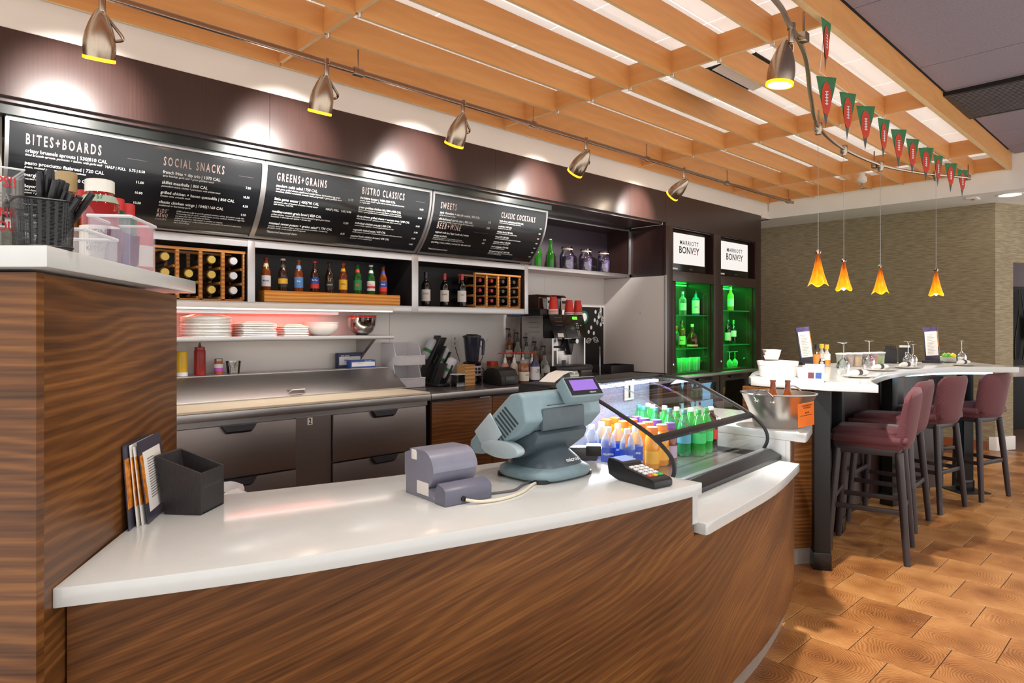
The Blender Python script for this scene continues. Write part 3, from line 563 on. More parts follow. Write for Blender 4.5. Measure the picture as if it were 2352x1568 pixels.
# ------------------------------------------------------------------ tall walnut pier on the left
A2 = Vector((.522, .853)); B2 = Vector((-.7236, .69)); C0 = Vector((.200, 1.437)); C1 = Vector((.660, 2.19))
pier = thing('pier_cabinet', 'tall walnut pier at the left end of the white counter', 'cabinet')
l1 = C0+B2*.9; l2 = C1+B2*.9
def P(v): return (v.x, v.y)
MB().ribbon([P(C0+A2*.022), P(C1)], 0, 1.497, .02).build('side_panel', m_wal_u2, pier)
MB().ribbon([P(l1), P(C0-B2*0)], 0, 1.497, .02).build('front_panel', m_wal_u2, pier)
MB().ribbon([P(C1), P(l2)], 0, 1.497, .02).build('rear_panel', m_wal_u2, pier)
MB().prism([P(C0+B2*.03+A2*.03), P(C1+B2*.03-A2*.03), P(l2-A2*.03), P(l1+A2*.03)], 0, 1.49).build('carcass', m_niche, pier)
k0 = Vector((.2076, 1.381)); k1 = Vector((.708, 2.165))
MB().prism([P(k0), P(k1), P(k1+B2*1.1), P(k0+B2*1.1)], 1.503, 1.541).build('stone_cap', m_quartz, pier, bev=.003)
# ------------------------------------------------------------------ curved front counter
FC = [(.232, 1.489), (.42, 1.411), (.655, 1.328), (.945, 1.252), (1.31, 1.167), (1.634, 1.115), (1.87, 1.094)]
BK = [(1.87, 1.72), (1.306, 1.827), (.946, 1.918), (.681, 1.99), (.567, 2.02)]
tag(MB().prism(spline(FC, 6)+spline(BK, 4), .872, .91).build('counter_top', m_quartz, bev=.003), 'curved white quartz counter top carrying the till', 'counter top')
WC = spline([(.262, 1.53), (.44, 1.45), (.68, 1.367), (.97, 1.292), (1.33, 1.207), (1.65, 1.155), (1.95, 1.15), (2.3, 1.2), (2.66, 1.25), (3.1, 1.352), (3.56, 1.53), (3.82, 1.665)], 8)
sc = thing('service_counter', 'curved walnut front of the service counter', 'counter')
lo = [p for p in WC if p[0] < 3.87]
MB().ribbon(lo, .10, .719, .025).build('front_panel', m_wal_uv, sc)
up = [p for p in WC if p[0] < 1.93]; MB().ribbon(up, .719, .871, .025).build('front_panel', m_wal_uv, sc)
tk = [(p[0]+.005, p[1]+.035) for p in WC]
for a in range(0, len(tk)-1, 11): MB().ribbon(tk[a:a+12], 0, .10, .02).build('toe_kick', pm('toe_tile', (150, 140, 130), .35), sc)
MB().prism([(1.86, 1.70), (1.306, 1.80), (.946, 1.89), (.70, 1.95), (.72, 1.6), (.97, 1.5), (1.86, 1.4)], .1, .87).build('carcass', m_lam, sc)
MB().box(1.90, 1.93, 1.145, 1.72, .76, .871).build('end_riser', m_quartz, sc)
hi = [p for p in WC if p[0] > 3.13]; MB().ribbon(hi, .719, .852, .025).build('front_panel', m_wal_uv, sc)
tag(MB().prism([(1.937, 1.12)]+spline([(1.957, 1.118), (2.285, 1.155), (2.657, 1.205), (3.11, 1.312)], 6)+[(3.118, 1.5), (3.05, 2.25), (1.937, 2.25)], .722, .76).build('display_ledge', m_quartz, bev=.003), 'lower white quartz ledge in front of the drinks display case', 'counter top')
t2 = thing('bucket_ledge', 'short raised white quartz ledge under the metal ice bucket', 'counter top')
MB().prism([(3.148, 1.302), (3.2, 1.312), (3.45, 1.39), (3.66, 1.49), (3.78, 1.57), (3.78, 2.25), (3.148, 2.25)], .853, .893).build('slab', m_quartz, t2, bev=.003)
MB().box(3.15, 3.17, 1.375, 2.2, .722, .852).build('riser', m_quartz, t2)
# ------------------------------------------------------------------ bar
bar = thing('bar_counter', 'curved bar counter with white quartz top, wenge panels and black posts', 'bar counter')
FR = spline([(3.96, 1.239), (4.2, 1.352), (4.5, 1.43), (5.05, 1.515), (5.6, 1.515), (6.05, 1.44), (6.3, 1.28), (6.52, 1.02)], 6)
BKB = spline([(7.09, 1.43), (6.62, 1.95), (6.0, 2.28), (5.3, 2.36), (4.6, 2.25), (4.02, 2.02)], 6)
MB().prism(FR+BKB+[(3.91, 1.95), (3.885, 1.88), (3.875, 1.48)], 1.036, 1.08).build('top', m_quartz, bar, bev=.004)
bp = [(4.0, 1.62), (4.5, 1.74), (5.05, 1.82), (5.6, 1.81), (6.1, 1.72), (6.45, 1.52)]
for a, b in zip(bp, bp[1:]): MB().ribbon([a, b], .06, 1.03 if b[0] < 5.4 else .985, .03).build('front_panel', m_wenge, bar)
MB().ribbon([(3.83, 1.69), (3.985, 1.6)], .10, 1.03, .02).build('end_panel', m_wal_u2, bar); MB().ribbon([(3.85, 1.70), (3.985, 1.615)], 0, .10, .02).build('toe_kick', pm('toe_tile', (150, 140, 130), .35), bar)
MB().ribbon([(3.90, 2.0), (3.83, 1.70)], .05, 1.03, .02).build('end_panel', m_wal_u2, bar)
for i, (x, y, rz) in enumerate([(3.955, 1.545, -58), (4.28, 1.66, 10), (4.75, 1.75, 8), (5.75, 1.72, -10), (6.7, 1.42, -40)]):
    p = MB().obox((x, y, .517), .085, .085, 1.03, R(rz)).build('post', m_blackm, bar, bev=.002); MB().obox((x, y, .05), .098, .098, .1, R(rz)).build('post_shoe', m_blackg, p, bev=.004)
    if i == 4: MB().obox((x, y, .004), .26, .26, .008, R(rz)).build('base_plate', m_blackm, p)
MB().ribbon([(5.7, 1.575), (6.05, 1.50), (6.3, 1.34), (6.45, 1.18)], 1.018, 1.034, .03).build('under_light', glow('blue_white_led', (170, 225, 255), 5), bar)
# ------------------------------------------------------------------ bar stools
def fabric():
    m, t, b, N, L = nmat('burgundy_weave'); tc = N('ShaderNodeTexCoord'); w = N('ShaderNodeTexWave'); w.inputs['Scale'].default_value = 90; w.bands_direction = 'DIAGONAL'; w.inputs['Distortion'].default_value = 1; L(tc.outputs['Object'], w.inputs['Vector'])
    rp = N('ShaderNodeValToRGB'); rp.color_ramp.elements[0].color = lin((86, 42, 48)); rp.color_ramp.elements[1].color = lin((116, 66, 70)); L(w.outputs['Fac'], rp.inputs[0]); L(rp.outputs[0], b.inputs['Base Color']); b.inputs['Roughness'].default_value = .9
    b.inputs['Sheen Weight'].default_value = .1; return m
m_fab = fabric(); m_leg = pm('charcoal_stained_wood', (56, 48, 50), .4, var=.1, vs=30, stretch=(8, 8, 1))
def stool():
    t = thing('bar_stool', 'x', 'bar stool', group='bar stools')
    b = bmesh.new(); bmesh.ops.create_cube(b, size=1)
    for v in b.verts:
        v.co = Vector((v.co.x*(.42 if v.co.y < 0 else .40), v.co.y*.43+.005, v.co.z*.115+.72))
        if v.co.z > .73 and v.co.y > 0: v.co.z -= .008
    bmesh.ops.bevel(b, geom=list(b.edges), offset=.036, segments=4, affect='EDGES'); me = bpy.data.meshes.new('seat'); b.to_mesh(me); b.free(); me.materials.append(m_fab); me.polygons.foreach_set('use_smooth', [True]*len(me.polygons)); link('seat', me, t)
    nu, nv = 14, 10; g = {}; m = MB(); vs = []
    def pt(u, v, s):
        wd = .185+.03*v; x = u*wd; rr = max(0, (abs(u)-.55)/.45); z = .665+.36*v
        z -= .05*rr**3*max(0, v-.5)*2; z += .04*rr**3*max(0, .3-v)*3
        y = -.205-.055*v+.05*u*u
        e = 1-max(abs(u)**6, abs(2*v-1)**8); th = .012+.016*max(0, e)
        return (x*(1 if s > 0 else 1), y+s*th, z)
    for s in (1, -1):
        for j in range(nv+1):
            for i in range(nu+1): vs.append(pt(-1+2*i/nu, j/nv, s))
    n1 = (nu+1)*(nv+1); fs = []; ix = lambda i, j: j*(nu+1)+i
    for j in range(nv):
        for i in range(nu): fs.append((ix(i+1, j), ix(i, j), ix(i, j+1), ix(i+1, j+1))); fs.append((n1+ix(i, j), n1+ix(i+1, j), n1+ix(i+1, j+1), n1+ix(i, j+1)))
    for i in range(nu): fs.append((ix(i, 0), ix(i+1, 0), n1+ix(i+1, 0), n1+ix(i, 0))); fs.append((ix(i+1, nv), ix(i, nv), n1+ix(i, nv), n1+ix(i+1, nv)))
    for j in range(nv): fs.append((ix(0, j+1), ix(0, j), n1+ix(0, j), n1+ix(0, j+1))); fs.append((ix(nu, j), ix(nu, j+1), n1+ix(nu, j+1), n1+ix(nu, j)))
    m.add(vs, fs).build('backrest', m_fab, t, ang=80)
    MB().box(-.17, .17, -.17, .18, .625, .67).build('seat_frame', m_leg, t, bev=.006)
    for sx in (-1, 1):
        for sy in (-1, 1): MB().tube([(sx*.155, sy*.165, .65), (sx*.18, sy*.187, .36), (sx*.205, sy*.212, 0)], [.024, .023, .019], 10).build('leg', m_leg, t, ang=60)
    for sx in (-1, 1): MB().obox((sx*.184, 0, .30), .018, .36, .03).build('stretcher', m_leg, t, bev=.003)
    MB().obox((0, .185, .345), .345, .02, .03).build('foot_rest', m_leg, t, bev=.003); MB().obox((0, -.187, .30), .345, .018, .03).build('stretcher', m_leg, t, bev=.003)
    return t
s0 = stool()
for i, (x, y, a, lab) in enumerate([(4.50, 1.455, 12, 'burgundy bar stool nearest the black corner post, seen side-on'), (5.27, 1.585, 3, 'burgundy bar stool second from the black corner post'), (5.95, 1.54, -10, 'burgundy bar stool third from the black corner post'), (6.61, 1.385, -15.5, 'burgundy bar stool at the far end of the bar, beside the doorway')]):
    o = s0 if i == 0 else dup(s0, (0, 0, 0)); o.location = (x, y, 0); o.rotation_euler = (0, 0, R(a)); o['label'] = lab
# ------------------------------------------------------------------ drinks display case
CA = R(5); CO = Vector((2.174, 1.357)); UU = Vector((math.cos(CA), math.sin(CA))); VV = Vector((-math.sin(CA), math.cos(CA)))
dcs = thing('display_case', 'curved-glass refrigerated drinks display case with black trim', 'display case', (CO.x, CO.y, .76), CA)
PR = [(.05, .045), (.033, .08), (.031, .11), (.042, .14), (.062, .165), (.11, .205), (.18, .245), (.26, .283), (.35, .325), (.44, .358), (.54, .37), (.62, .374)]
CL = .95
def sheet(a, b, x0, x1, off=0):
    m = MB(); vs = []; 
    for k, z in PR[a:b]: vs += [(x0, k+off, z), (x1, k+off, z)]
    return m.add(vs, [(2*i, 2*i+1, 2*i+3, 2*i+2) for i in range(b-a-1)])
MB().box(-.01, CL+.01, .03, .06, .0, .03).build('plinth', m_black, dcs, bev=.004); MB().box(-.01, CL+.01, .77, .80, .0, .03).build('plinth', m_black, dcs, bev=.004); MB().box(-.01, .003, .06, .77, .0, .03).build('plinth', m_black, dcs); MB().box(CL-.003, CL+.01, .06, .77, .0, .03).build('plinth', m_black, dcs); MB().ext([(-.03, 0), (.06, 0), (.06, .045), (.02, .045), (-.03, .02)], -.02, CL+.02, 'X').build('front_kick', m_black, dcs, bev=.004)
MB().ext([(.03, .031), (.05, .031), (.05, .05), (.03, .05)], 0, CL, 'X').build('lower_rail', m_alu, dcs)
sheet(0, 6, .008, CL-.008).build('lower_glass', m_glass, dcs); sheet(5, 12, .008, CL-.008).build('upper_glass', m_glass, dcs)
MB().obox((CL/2, .112, .205), CL, .028, .02, 0, R(38)).build('front_bar', m_black, dcs, bev=.004)
for x in (0, CL):
    MB().add([(x, k, z) for k, z in PR]+[(x, .62, .031), (x, .05, .031)], [tuple(range(len(PR)+2))]).build('end_glass', m_glass, dcs)
    MB().tube([(x, k, z) for k, z in spline(PR, 3)], .0085, 8).build('end_trim', m_black, dcs)
    MB().box(x-.012, x+.012, .62, .80, .03, .374).build('rear_side', m_blackm, dcs, bev=.003)
for x in (CL*.34, CL*.67): MB().tube([(x, k, z-.003) for k, z in PR[5:]], .004, 6).build('glass_joint', m_acr, dcs)
MB().box(0, CL, .60, .80, .368, .385).build('top_cover', m_blackm, dcs, bev=.004); MB().box(0, CL, .775, .80, .03, .10).box(0, CL, .775, .80, .33, .37).build('rear_frame', m_blackm, dcs)
pf = MB().box(.03, CL-.03, .66, .70, .03, .36).build('perforated_back', pm('perforated_white', (150, 156, 178), .4, var=.35, vs=260), dcs)
MB().box(.004, CL-.004, .061, .765, .004, .010).build('deck', m_steel, dcs)
MB().box(.04, CL-.04, .60, .63, .345, .358).build('led_tube', glow('case_led', (225, 235, 255), 5), dcs)
area('case_light', tuple((CO+UU*.47+VV*.56).to_3d()+Vector((0, 0, 1.10))), tuple((CO+UU*.47+VV*.3).to_3d()+Vector((0, 0, .76))), 7, .85, .05, (.85, .92, 1))
def facing(p): return math.atan2(-p[0], p[1])
# ------------------------------------------------------------------ lighting track and heads
RY, RZ = 3.38, 2.87
tr = thing('light_track', 'straight satin nickel lighting track in front of the wenge soffit', 'track')
MB().box(-1.2, 7.83, RY-.012, RY+.012, RZ-.014, RZ+.014).build('rail', m_steelv, tr, bev=.003)
for x in (.2, 1.996, 3.438, 4.851, 6.263, 7.70):
    MB().tube([(x, RY, RZ), (x, RY, 3.0)], .005).build('hanger_rod', m_steelv, tr); MB().box(x-.035, x+.035, RY-.018, RY+.018, RZ-.022, RZ+.022).build('hanger_clamp', m_steelv, tr, bev=.004)
m_amber = pm('amber_rim', (255, 150, 20), .3, emis=(255, 140, 10), es=5); m_lens = glow('lamp_lens', (255, 246, 230), 25)
def head(rx, ry, d, lab, tgt, w, ang=95):
    """bullet spotlight hung from the rail at rx, ry; d is the way it points"""
    d = Vector(d).normalized(); t = thing('track_spotlight', lab, 'spotlight', (rx, ry, RZ), group='track spotlights')
    c = Vector((0, .045, -.165)); q = (-d).to_track_quat('Z', 'Y').to_matrix().to_4x4(); M = Matrix.Translation(c) @ q
    MB().lathe([(.058, -.098), (.063, -.094), (.066, -.06), (.065, -.03), (.058, .01), (.045, .05), (.03, .085), (.014, .112), (0, .122)], 28, M=M).build('shade', m_steelv, t)
    MB().shell([(.058, -.108), (.0655, -.106), (.0655, -.093)], 28, M=M).build('amber_ring', m_amber, t)
    MB().lathe([(.0, -.104), (.056, -.104)], 24, M=M).build('lens', m_lens, t)
    s = M @ Vector((.06, 0, .045)); MB().tube(spline([(0, 0, -.055), (0.012, 0, -.085), (.05, .02, -.115), (.085, .03, -.15), tuple(M @ Vector((.085, 0, .0))), tuple(M @ Vector((.06, 0, -.01)))], 5), .0075, 8).build('arm', m_steelv, t)
    MB().lathe([(.012, -.075), (.014, -.07), (.014, -.01), (.02, -.008), (.02, .018)], 14).build('stem', m_steelv, t)
    p = Vector((rx, ry, RZ))+M @ Vector((0, 0, -.125)); spot('track_lamp', p, p+(Vector(tgt)-p), w, ang, .6, (1, .95, .9), .035)
HL = [('leftmost', .711, (.05, .38, -1)), ('second', 1.796, (0, .36, -1)), ('third', 2.775, (0, .55, -1)), ('fourth', 4.026, (0, .9, -.95)), ('fifth', 5.445, (0, 1.1, -.85))]
for n, x, d in HL: head(x, RY, d, '%s nickel spotlight %son the straight track' % (n, '' if n == 'leftmost' else 'from the left '), (x+.02, 3.95, 2.53), 75, 84)
# curved track over the counter and bar
CT = [PZ(x, y, RZ) for x, y in [(1780, 0), (1810, 50), (1850, 130), (1862, 220), (1880, 290), (1935, 340), (2020, 378), (2100, 395), (2160, 402), (2228, 408)]]
CTP = spline([(-.6, 1.05), (.4, 1.12), (1.4, 1.2), (2.2, 1.27)]+[(p.x, p.y) for p in CT], 6)
ctk = thing('curved_light_track', 'curved nickel lighting track above the counter and bar', 'track')
MB().tube([(p[0], p[1], RZ) for p in CTP], .013, 8).build('rail', m_steelv, ctk)
for px, py in ((1846, 78), (1880, 285), (2008, 372), (2224, 400)):
    p = PZ(px, py+8, RZ); MB().tube([(p.x, p.y, RZ), (p.x, p.y, 3.0)], .006).build('hanger_rod', m_steelv, ctk); MB().obox((p.x, p.y, RZ), .05, .04, .045).build('hanger_clamp', m_steelv, ctk, bev=.004)
def at_x(X):
    for a, b in zip(CTP, CTP[1:]):
        if a[0] <= X <= b[0]: t = (X-a[0])/(b[0]-a[0]); return a[1]+(b[1]-a[1])*t
head(3.24, at_x(3.24), (-.05, .12, -1), 'nickel spotlight on the curved track, hanging before the pennants', (4.2, 1.3, 0), 250, 80)
for i, X in enumerate((.35, 1.1, 1.9)):
    head(X, at_x(X), (0, .1, -1), 'nickel spotlight on the curved track outside the picture, number %s along' % ('one', 'two', 'three')[i], (X+.1, at_x(X)+.35, .9), 14, 85)
# ------------------------------------------------------------------ pendants over the bar
def shade_mat():
    m, t, b, N, L = nmat('amber_art_glass'); tc = N('ShaderNodeTexCoord'); mp = N('ShaderNodeMapping'); mp.inputs['Scale'].default_value = (40, 40, 14); L(tc.outputs['Object'], mp.inputs[0]); nz = N('ShaderNodeTexNoise'); nz.inputs['Scale'].default_value = 1; L(mp.outputs[0], nz.inputs['Vector'])
    sx = N('ShaderNodeSeparateXYZ'); L(tc.outputs['Object'], sx.inputs[0]); a = N('ShaderNodeMath'); a.operation = 'MULTIPLY_ADD'; a.inputs[1].default_value = -3.0; a.inputs[2].default_value = .62; L(sx.outputs['Z'], a.inputs[0]); k = N('ShaderNodeMath'); k.operation = 'ADD'; L(a.outputs[0], k.inputs[0])
    k0 = N('ShaderNodeMath'); k0.operation = 'MULTIPLY'; k0.inputs[1].default_value = .6; L(nz.outputs[0], k0.inputs[0]); L(k0.outputs[0], k.inputs[1])
    rp = N('ShaderNodeValToRGB'); e = rp.color_ramp.elements; e[0].position = .2; e[1].position = .95; e[0].color = lin((120, 40, 5)); e[1].color = lin((255, 190, 20)); x = e.new(.55); x.color = lin((238, 130, 8)); L(k.outputs[0], rp.inputs[0]); L(rp.outputs[0], b.inputs['Base Color']); L(rp.outputs[0], b.inputs['Emission Color']); b.inputs['Emission Strength'].default_value = .75; b.inputs['Roughness'].default_value = .12; return m
m_shade = shade_mat()
for i, (px, py, lab) in enumerate([(1879, 292, 'amber glass pendant lamp nearest the green niches, largest of the four'), (1938, 343, 'amber glass pendant lamp second from the green niches'), (2022, 379, 'amber glass pendant lamp third from the green niches'), (2150, 401, 'amber glass pendant lamp farthest from the green niches')]):
    p = PZ(px, py, RZ); zb = 1.70; t = thing('pendant_lamp', lab, 'pendant lamp', (p.x, p.y, zb), R(40*i), group='amber pendant lamps')
    vs = []; n = 36; prof = [(.010, .235), (.017, .2), (.029, .14), (.043, .08), (.057, .035), (.067, .008)]
    for k in range(n):
        a = 2*math.pi*k/n; wv = math.sin(4*a)
        for q, (r, z) in enumerate(prof): e = q/5; vs.append(((r+.006*wv*e**3)*math.cos(a), (r+.006*wv*e**3)*math.sin(a), z-.012*wv*e**4))
    MB().add(vs, [(k*6+q, k*6+q+1, ((k+1) % n)*6+q+1, ((k+1) % n)*6+q) for k in range(n) for q in range(5)]).build('glass_shade', m_shade, t)
    MB().lathe([(0, .27), (.014, .265), (.021, .25), (.014, .236), (0, .232)], 10).build('crystal_ball', m_chrome, t, flat=True)
    MB().tube([(0, 0, .26), (0, 0, RZ-zb-.05)], .0018, 6).build('cable', m_alu, t); MB().lathe([(.02, RZ-zb-.055), (.024, RZ-zb-.03), (.03, RZ-zb-.02), (.03, RZ-zb+.03), (0, RZ-zb+.03)], 12).build('canopy', m_steelv, t)
    MB().lathe([(0, .05), (.02, .04), (.024, .02), (0, -.002)], 12).build('bulb', glow('halogen', (255, 244, 225), 30), t)
    spot('pendant_light', (p.x, p.y, zb-.005), (p.x, p.y, 0), 17, 130, .5, (1, .95, .88), .03)
# ------------------------------------------------------------------ pennant string
s0p = Vector((3.51, 1.377, 2.716)); s1p = Vector((8.15, 1.68, 2.975))
pg = thing('pennant_string', 'thin cord carrying the football pennants along the canopy edge', 'string')
def sp_(t): p = s0p.lerp(s1p, t); p.z -= .03*4*t*(1-t); return p
MB().tube([(3.55, 1.363, 3.0), tuple(s0p)], .0016, 5).build('cord', m_white, pg)
MB().tube([sp_(i/24) for i in range(25)], .0016, 5).build('cord', m_white, pg)
m_flag = pm('pennant_green', (52, 110, 66), .6, var=.3, vs=18); m_ball = pm('football_red', (196, 62, 36), .5, var=.15, vs=30); m_tip = pm('pennant_grey', (84, 86, 88), .6)
fl = [1898, 1947, 1989, 2030, 2064, 2096, 2127, 2155, 2184, 2211]
def flagmesh():
    a = MB().add([(-.062, 0, 0), (.062, 0, 0), (.045, 0, -.08), (-.045, 0, -.08)], [(0, 1, 2, 3)]).add([(-.045, 0, -.08), (.045, 0, -.08), (.012, .004, -.2), (-.012, .004, -.2)], [(0, 1, 2, 3)])
    tip = MB().add([(-.0125, .004, -.2), (.0125, .004, -.2), (0, .006, -.27)], [(0, 1, 2)])
    b = MB(); ps = [(-.03+.030*math.cos(q)*(1 if 1 else 0)+.028, -.003, -.115+.088*math.sin(q)) for q in [2*math.pi*k/16 for k in range(16)]]; b.add(ps, [tuple(range(16))])
    l = MB().box(-.004, .0, -.006, -.0045, -.15, -.08)
    for q in range(5): l.box(-.011, .007, -.006, -.0045, -.146+.016*q, -.142+.016*q)
    return a.mesh('cloth', m_flag), tip.mesh('tip', m_tip), b.mesh('football', m_ball), l.mesh('laces', m_inkw)
fm = flagmesh()
ordn = ['nearest', 'second', 'third', 'fourth', 'fifth', 'sixth', 'seventh', 'eighth', 'ninth', 'last and farthest']
for i, px in enumerate(fl):
    best = min((abs(proj(*sp_(k/400))[0]-px), k/400) for k in range(401))[1]; p = sp_(best); nx = sp_(best+.01)-sp_(best-.01)
    t = thing('pennant', '%s red and green football pennant on the string' % ordn[i], 'pennant', p, facing(p)+R([38, 46, 34, 55][i % 4]), group='football pennants')
    for nm, me in zip(('cloth', 'tip', 'football', 'laces'), fm): link(nm, me, t)
t = thing('pennant', 'pennant folded edge-on at the near end of the string', 'pennant', (3.55, 1.36, 2.99), facing((3.55, 1.36))+R(68), group='football pennants')
for nm, me in zip(('cloth', 'tip', 'football', 'laces'), fm): link(nm, me, t)
# ------------------------------------------------------------------ bottles and vessels
def facing(p): return math.atan2(-p[0], p[1])
PROF = {'beer': [(0, 0), (.92, 0), (1, .025), (1, .54), (.93, .60), (.62, .70), (.45, .79), (.40, .94), (.47, .945), (.47, .985), (0, .985)],
        'wine': [(0, 0), (.95, 0), (1, .02), (1, .60), (.93, .66), (.55, .735), (.40, .78), (.385, .97), (.42, .972), (.42, 1), (0, 1)],
        'spirit': [(0, 0), (.95, 0), (1, .02), (1, .64), (.9, .70), (.42, .77), (.36, .80), (.36, .9), (0, .9)],
        'flask': [(0, 0), (.9, 0), (1, .03), (1, .34), (.93, .45), (.7, .56), (.35, .63), (.26, .68), (.26, .9), (0, .9)],
        'soda': [(0, 0), (.72, 0), (.95, .04), (1, .10), (.95, .2), (.97, .42), (1, .55), (.9, .66), (.62, .79), (.40, .87), (.38, .93), (0, .93)],
        'water': [(0, 0), (.8, 0), (.98, .04), (1, .1), (.96, .16), (1, .2), (1, .6), (.97, .66), (.8, .76), (.45, .86), (.38, .9), (0, .9)],
        'juice': [(0, 0), (.85, 0), (1, .05), (.97, .3), (1, .5), (1, .72), (.85, .80), (.72, .84), (.72, .88), (0, .88)],
        'jar': [(0, 0), (.95, 0), (1, .04), (1, .62), (.93, .72), (.72, .80), (.72, .88), (0, .88)],
        'squeeze': [(0, 0), (.95, 0), (1, .03), (1, .78), (.9, .84), (0, .84)],
        'swing': [(0, 0), (.95, 0), (1, .02), (1, .45), (.85, .56), (.5, .72), (.38, .82), (.36, .93), (.46, .94), (.46, .97), (0, .97)],
        'sauce': [(0, 0), (.95, 0), (1, .03), (1, .5), (.9, .58), (.5, .66), (.42, .72), (.42, .8), (0, .8)]}
def bottle(name, label, cat, pos, kind, h, r, body, cap=None, capz=(.93, 1.0), capr=.48, lab=None, labz=(.12, .45), txt=None, txtc=None, neck=None, neckz=(.72, .8), group=None, rz=None, sub=None, text2=None, seg=20):
    t = thing(name, label, cat, pos, facing(pos) if rz is None else rz, group); pr = PROF[kind]
    MB().lathe([(a*r, z*h) for a, z in pr], seg).build('body', body, t)
    def rad(zz):
        for (a, z0), (b, z1) in zip(pr, pr[1:]):
            if z0 <= zz <= z1 and z1 > z0: return r*(a+(b-a)*(zz-z0)/(z1-z0))
        return r
    if cap: MB().lathe([(0, capz[0]*h-.0005), (capr*r, capz[0]*h-.0005), (capr*r, capz[1]*h-.002), (capr*r*.9, capz[1]*h), (0, capz[1]*h)], 16).build('cap', cap, t)
    if lab:
        rr = r*1.012
        l = MB().shell([(rr, labz[0]*h), (rr, labz[1]*h)], 28).build('label', lab, t)
        if sub: MB().shell([(rr*1.004, labz[0]*h), (rr*1.004, (labz[0]+.45*(labz[1]-labz[0]))*h)], 28).build('label_band', sub, l)
        for s, zf, sz in ([txt] if txt else [])+([text2] if text2 else []):
            fn = lambda u, v: (rr*1.012*math.sin(u/rr), -rr*1.012*math.cos(u/rr), v)
            text(MB(), s, fn, 0, zf*h, size=sz, xs=.8, off=.02, align='CENTER').build('lettering', txtc or m_ink, l)
    if neck:
        a, b = neckz; MB().shell([(rad(a)*1.03+.0006, a*h), (rad((a+b)/2)*1.03+.0006, (a+b)/2*h), (rad(b)*1.03+.0006, b*h)], 20).build('neck_label', neck, t)
    return t
def C(n, c, r=.45, metal=0., **k): return pm(n, c, r, metal, **k)
a_amber = liquid('amber_glass', (150, 70, 18), .55); a_dark = liquid('dark_brown_glass', (52, 26, 14), .8); a_green = liquid('green_glass', (30, 110, 40), .5); a_wine = liquid('wine_dark_glass', (16, 18, 16), .9)
a_clear = liquid('clear_bottle', (200, 208, 204), .12, (235, 240, 238))
# ---- nine beers on a pine riser
rs = tag(MB().box(1.84, 2.914, 4.31, 4.42, 1.563, 1.643).build('display_riser', m_pine, bev=.006), 'amber pine riser block under the row of beer bottles', 'riser')
beers = [(611, a_amber, (150, 30, 30), (222, 224, 226), ('Modelo', .27, .017), (30, 40, 80), (214, 190, 150), 'clear amber beer bottle with a white label reading Modelo'),
         (650, a_dark, (230, 214, 180), (40, 36, 30), None, (220, 180, 60), (60, 56, 50), 'dark beer bottle with a black label and yellow picture'),
         (686, a_amber, (120, 80, 50), (90, 140, 200), ('Blue', .3, .016), (240, 240, 240), (120, 170, 220), 'amber beer bottle with a light blue label'),
         (723, a_dark, (210, 50, 40), (38, 72, 160), ('Fat Tire', .36, .015), (255, 255, 255), None, 'brown beer bottle with a blue and red label reading Fat Tire'),
         (757, a_dark, (22, 22, 24), (26, 25, 26), ('GUINNESS', .24, .0125), (220, 214, 200), (30, 30, 30), 'black beer bottle labelled GUINNESS with a gold harp'),
         (788, a_amber, (190, 30, 30), (238, 184, 40), ('Shiner', .28, .017), (90, 50, 20), (240, 180, 30), 'amber beer bottle with a yellow label reading Shiner'),
         (821, a_green, (40, 60, 40), (40, 130, 70), ('XX', .25, .026), (230, 80, 30), (214, 70, 40), 'green beer bottle with a red double X label'),
         (852, a_green, (225, 225, 225), (226, 222, 216), ('STELLA', .3, .013), (190, 40, 40), (230, 230, 230), 'green beer bottle with a white foil neck and red and white label'),
         (880, a_amber, (30, 30, 80), (40, 64, 150), ('Samuel', .34, .014), (240, 240, 240), (40, 60, 150), 'amber beer bottle with a blue and red label at the right end of the row')]
for i, (px, g, cc, lc, tx, tc, nc, lab) in enumerate(beers):
    p = PY(px, 664, 4.365); p.z = 1.6435
    b = bottle('beer_bottle', lab, 'bottle', p, 'beer', .222, .0305, g, C('beer_cap_%d' % i, cc, .35), (.945, 1.0), .52, C('beer_label_%d' % i, lc, .5), (.12, .45), tx, C('beer_ink_%d' % i, tc), C('beer_neck_%d' % i, nc) if nc else None, (.72, .82), 'beers on the pine riser', sub=C('beer_red', (206, 48, 36)) if i in (3, 8) else None)
    l = [c for c in b.children if c.name.startswith('label')][0]
    if i == 1: MB().shell([(.0314, .05), (.0314, .085)], 28).mul(Matrix.Scale(1, 4)).build('picture', C('gold_leaf', (226, 176, 50)), l)
    if i == 4: text(MB(), 'U', lambda u, v: (.0314*math.sin(u/.0314), -.0314*math.cos(u/.0314), v), 0, .082, size=.03, off=.02, align='CENTER').build('harp_mark', C('harp_gold', (206, 170, 100)), l)
    if i == 7: MB().shell([(.0312, .045), (.0312, .062)], 28).build('red_band', C('beer_red', (206, 48, 36)), l)
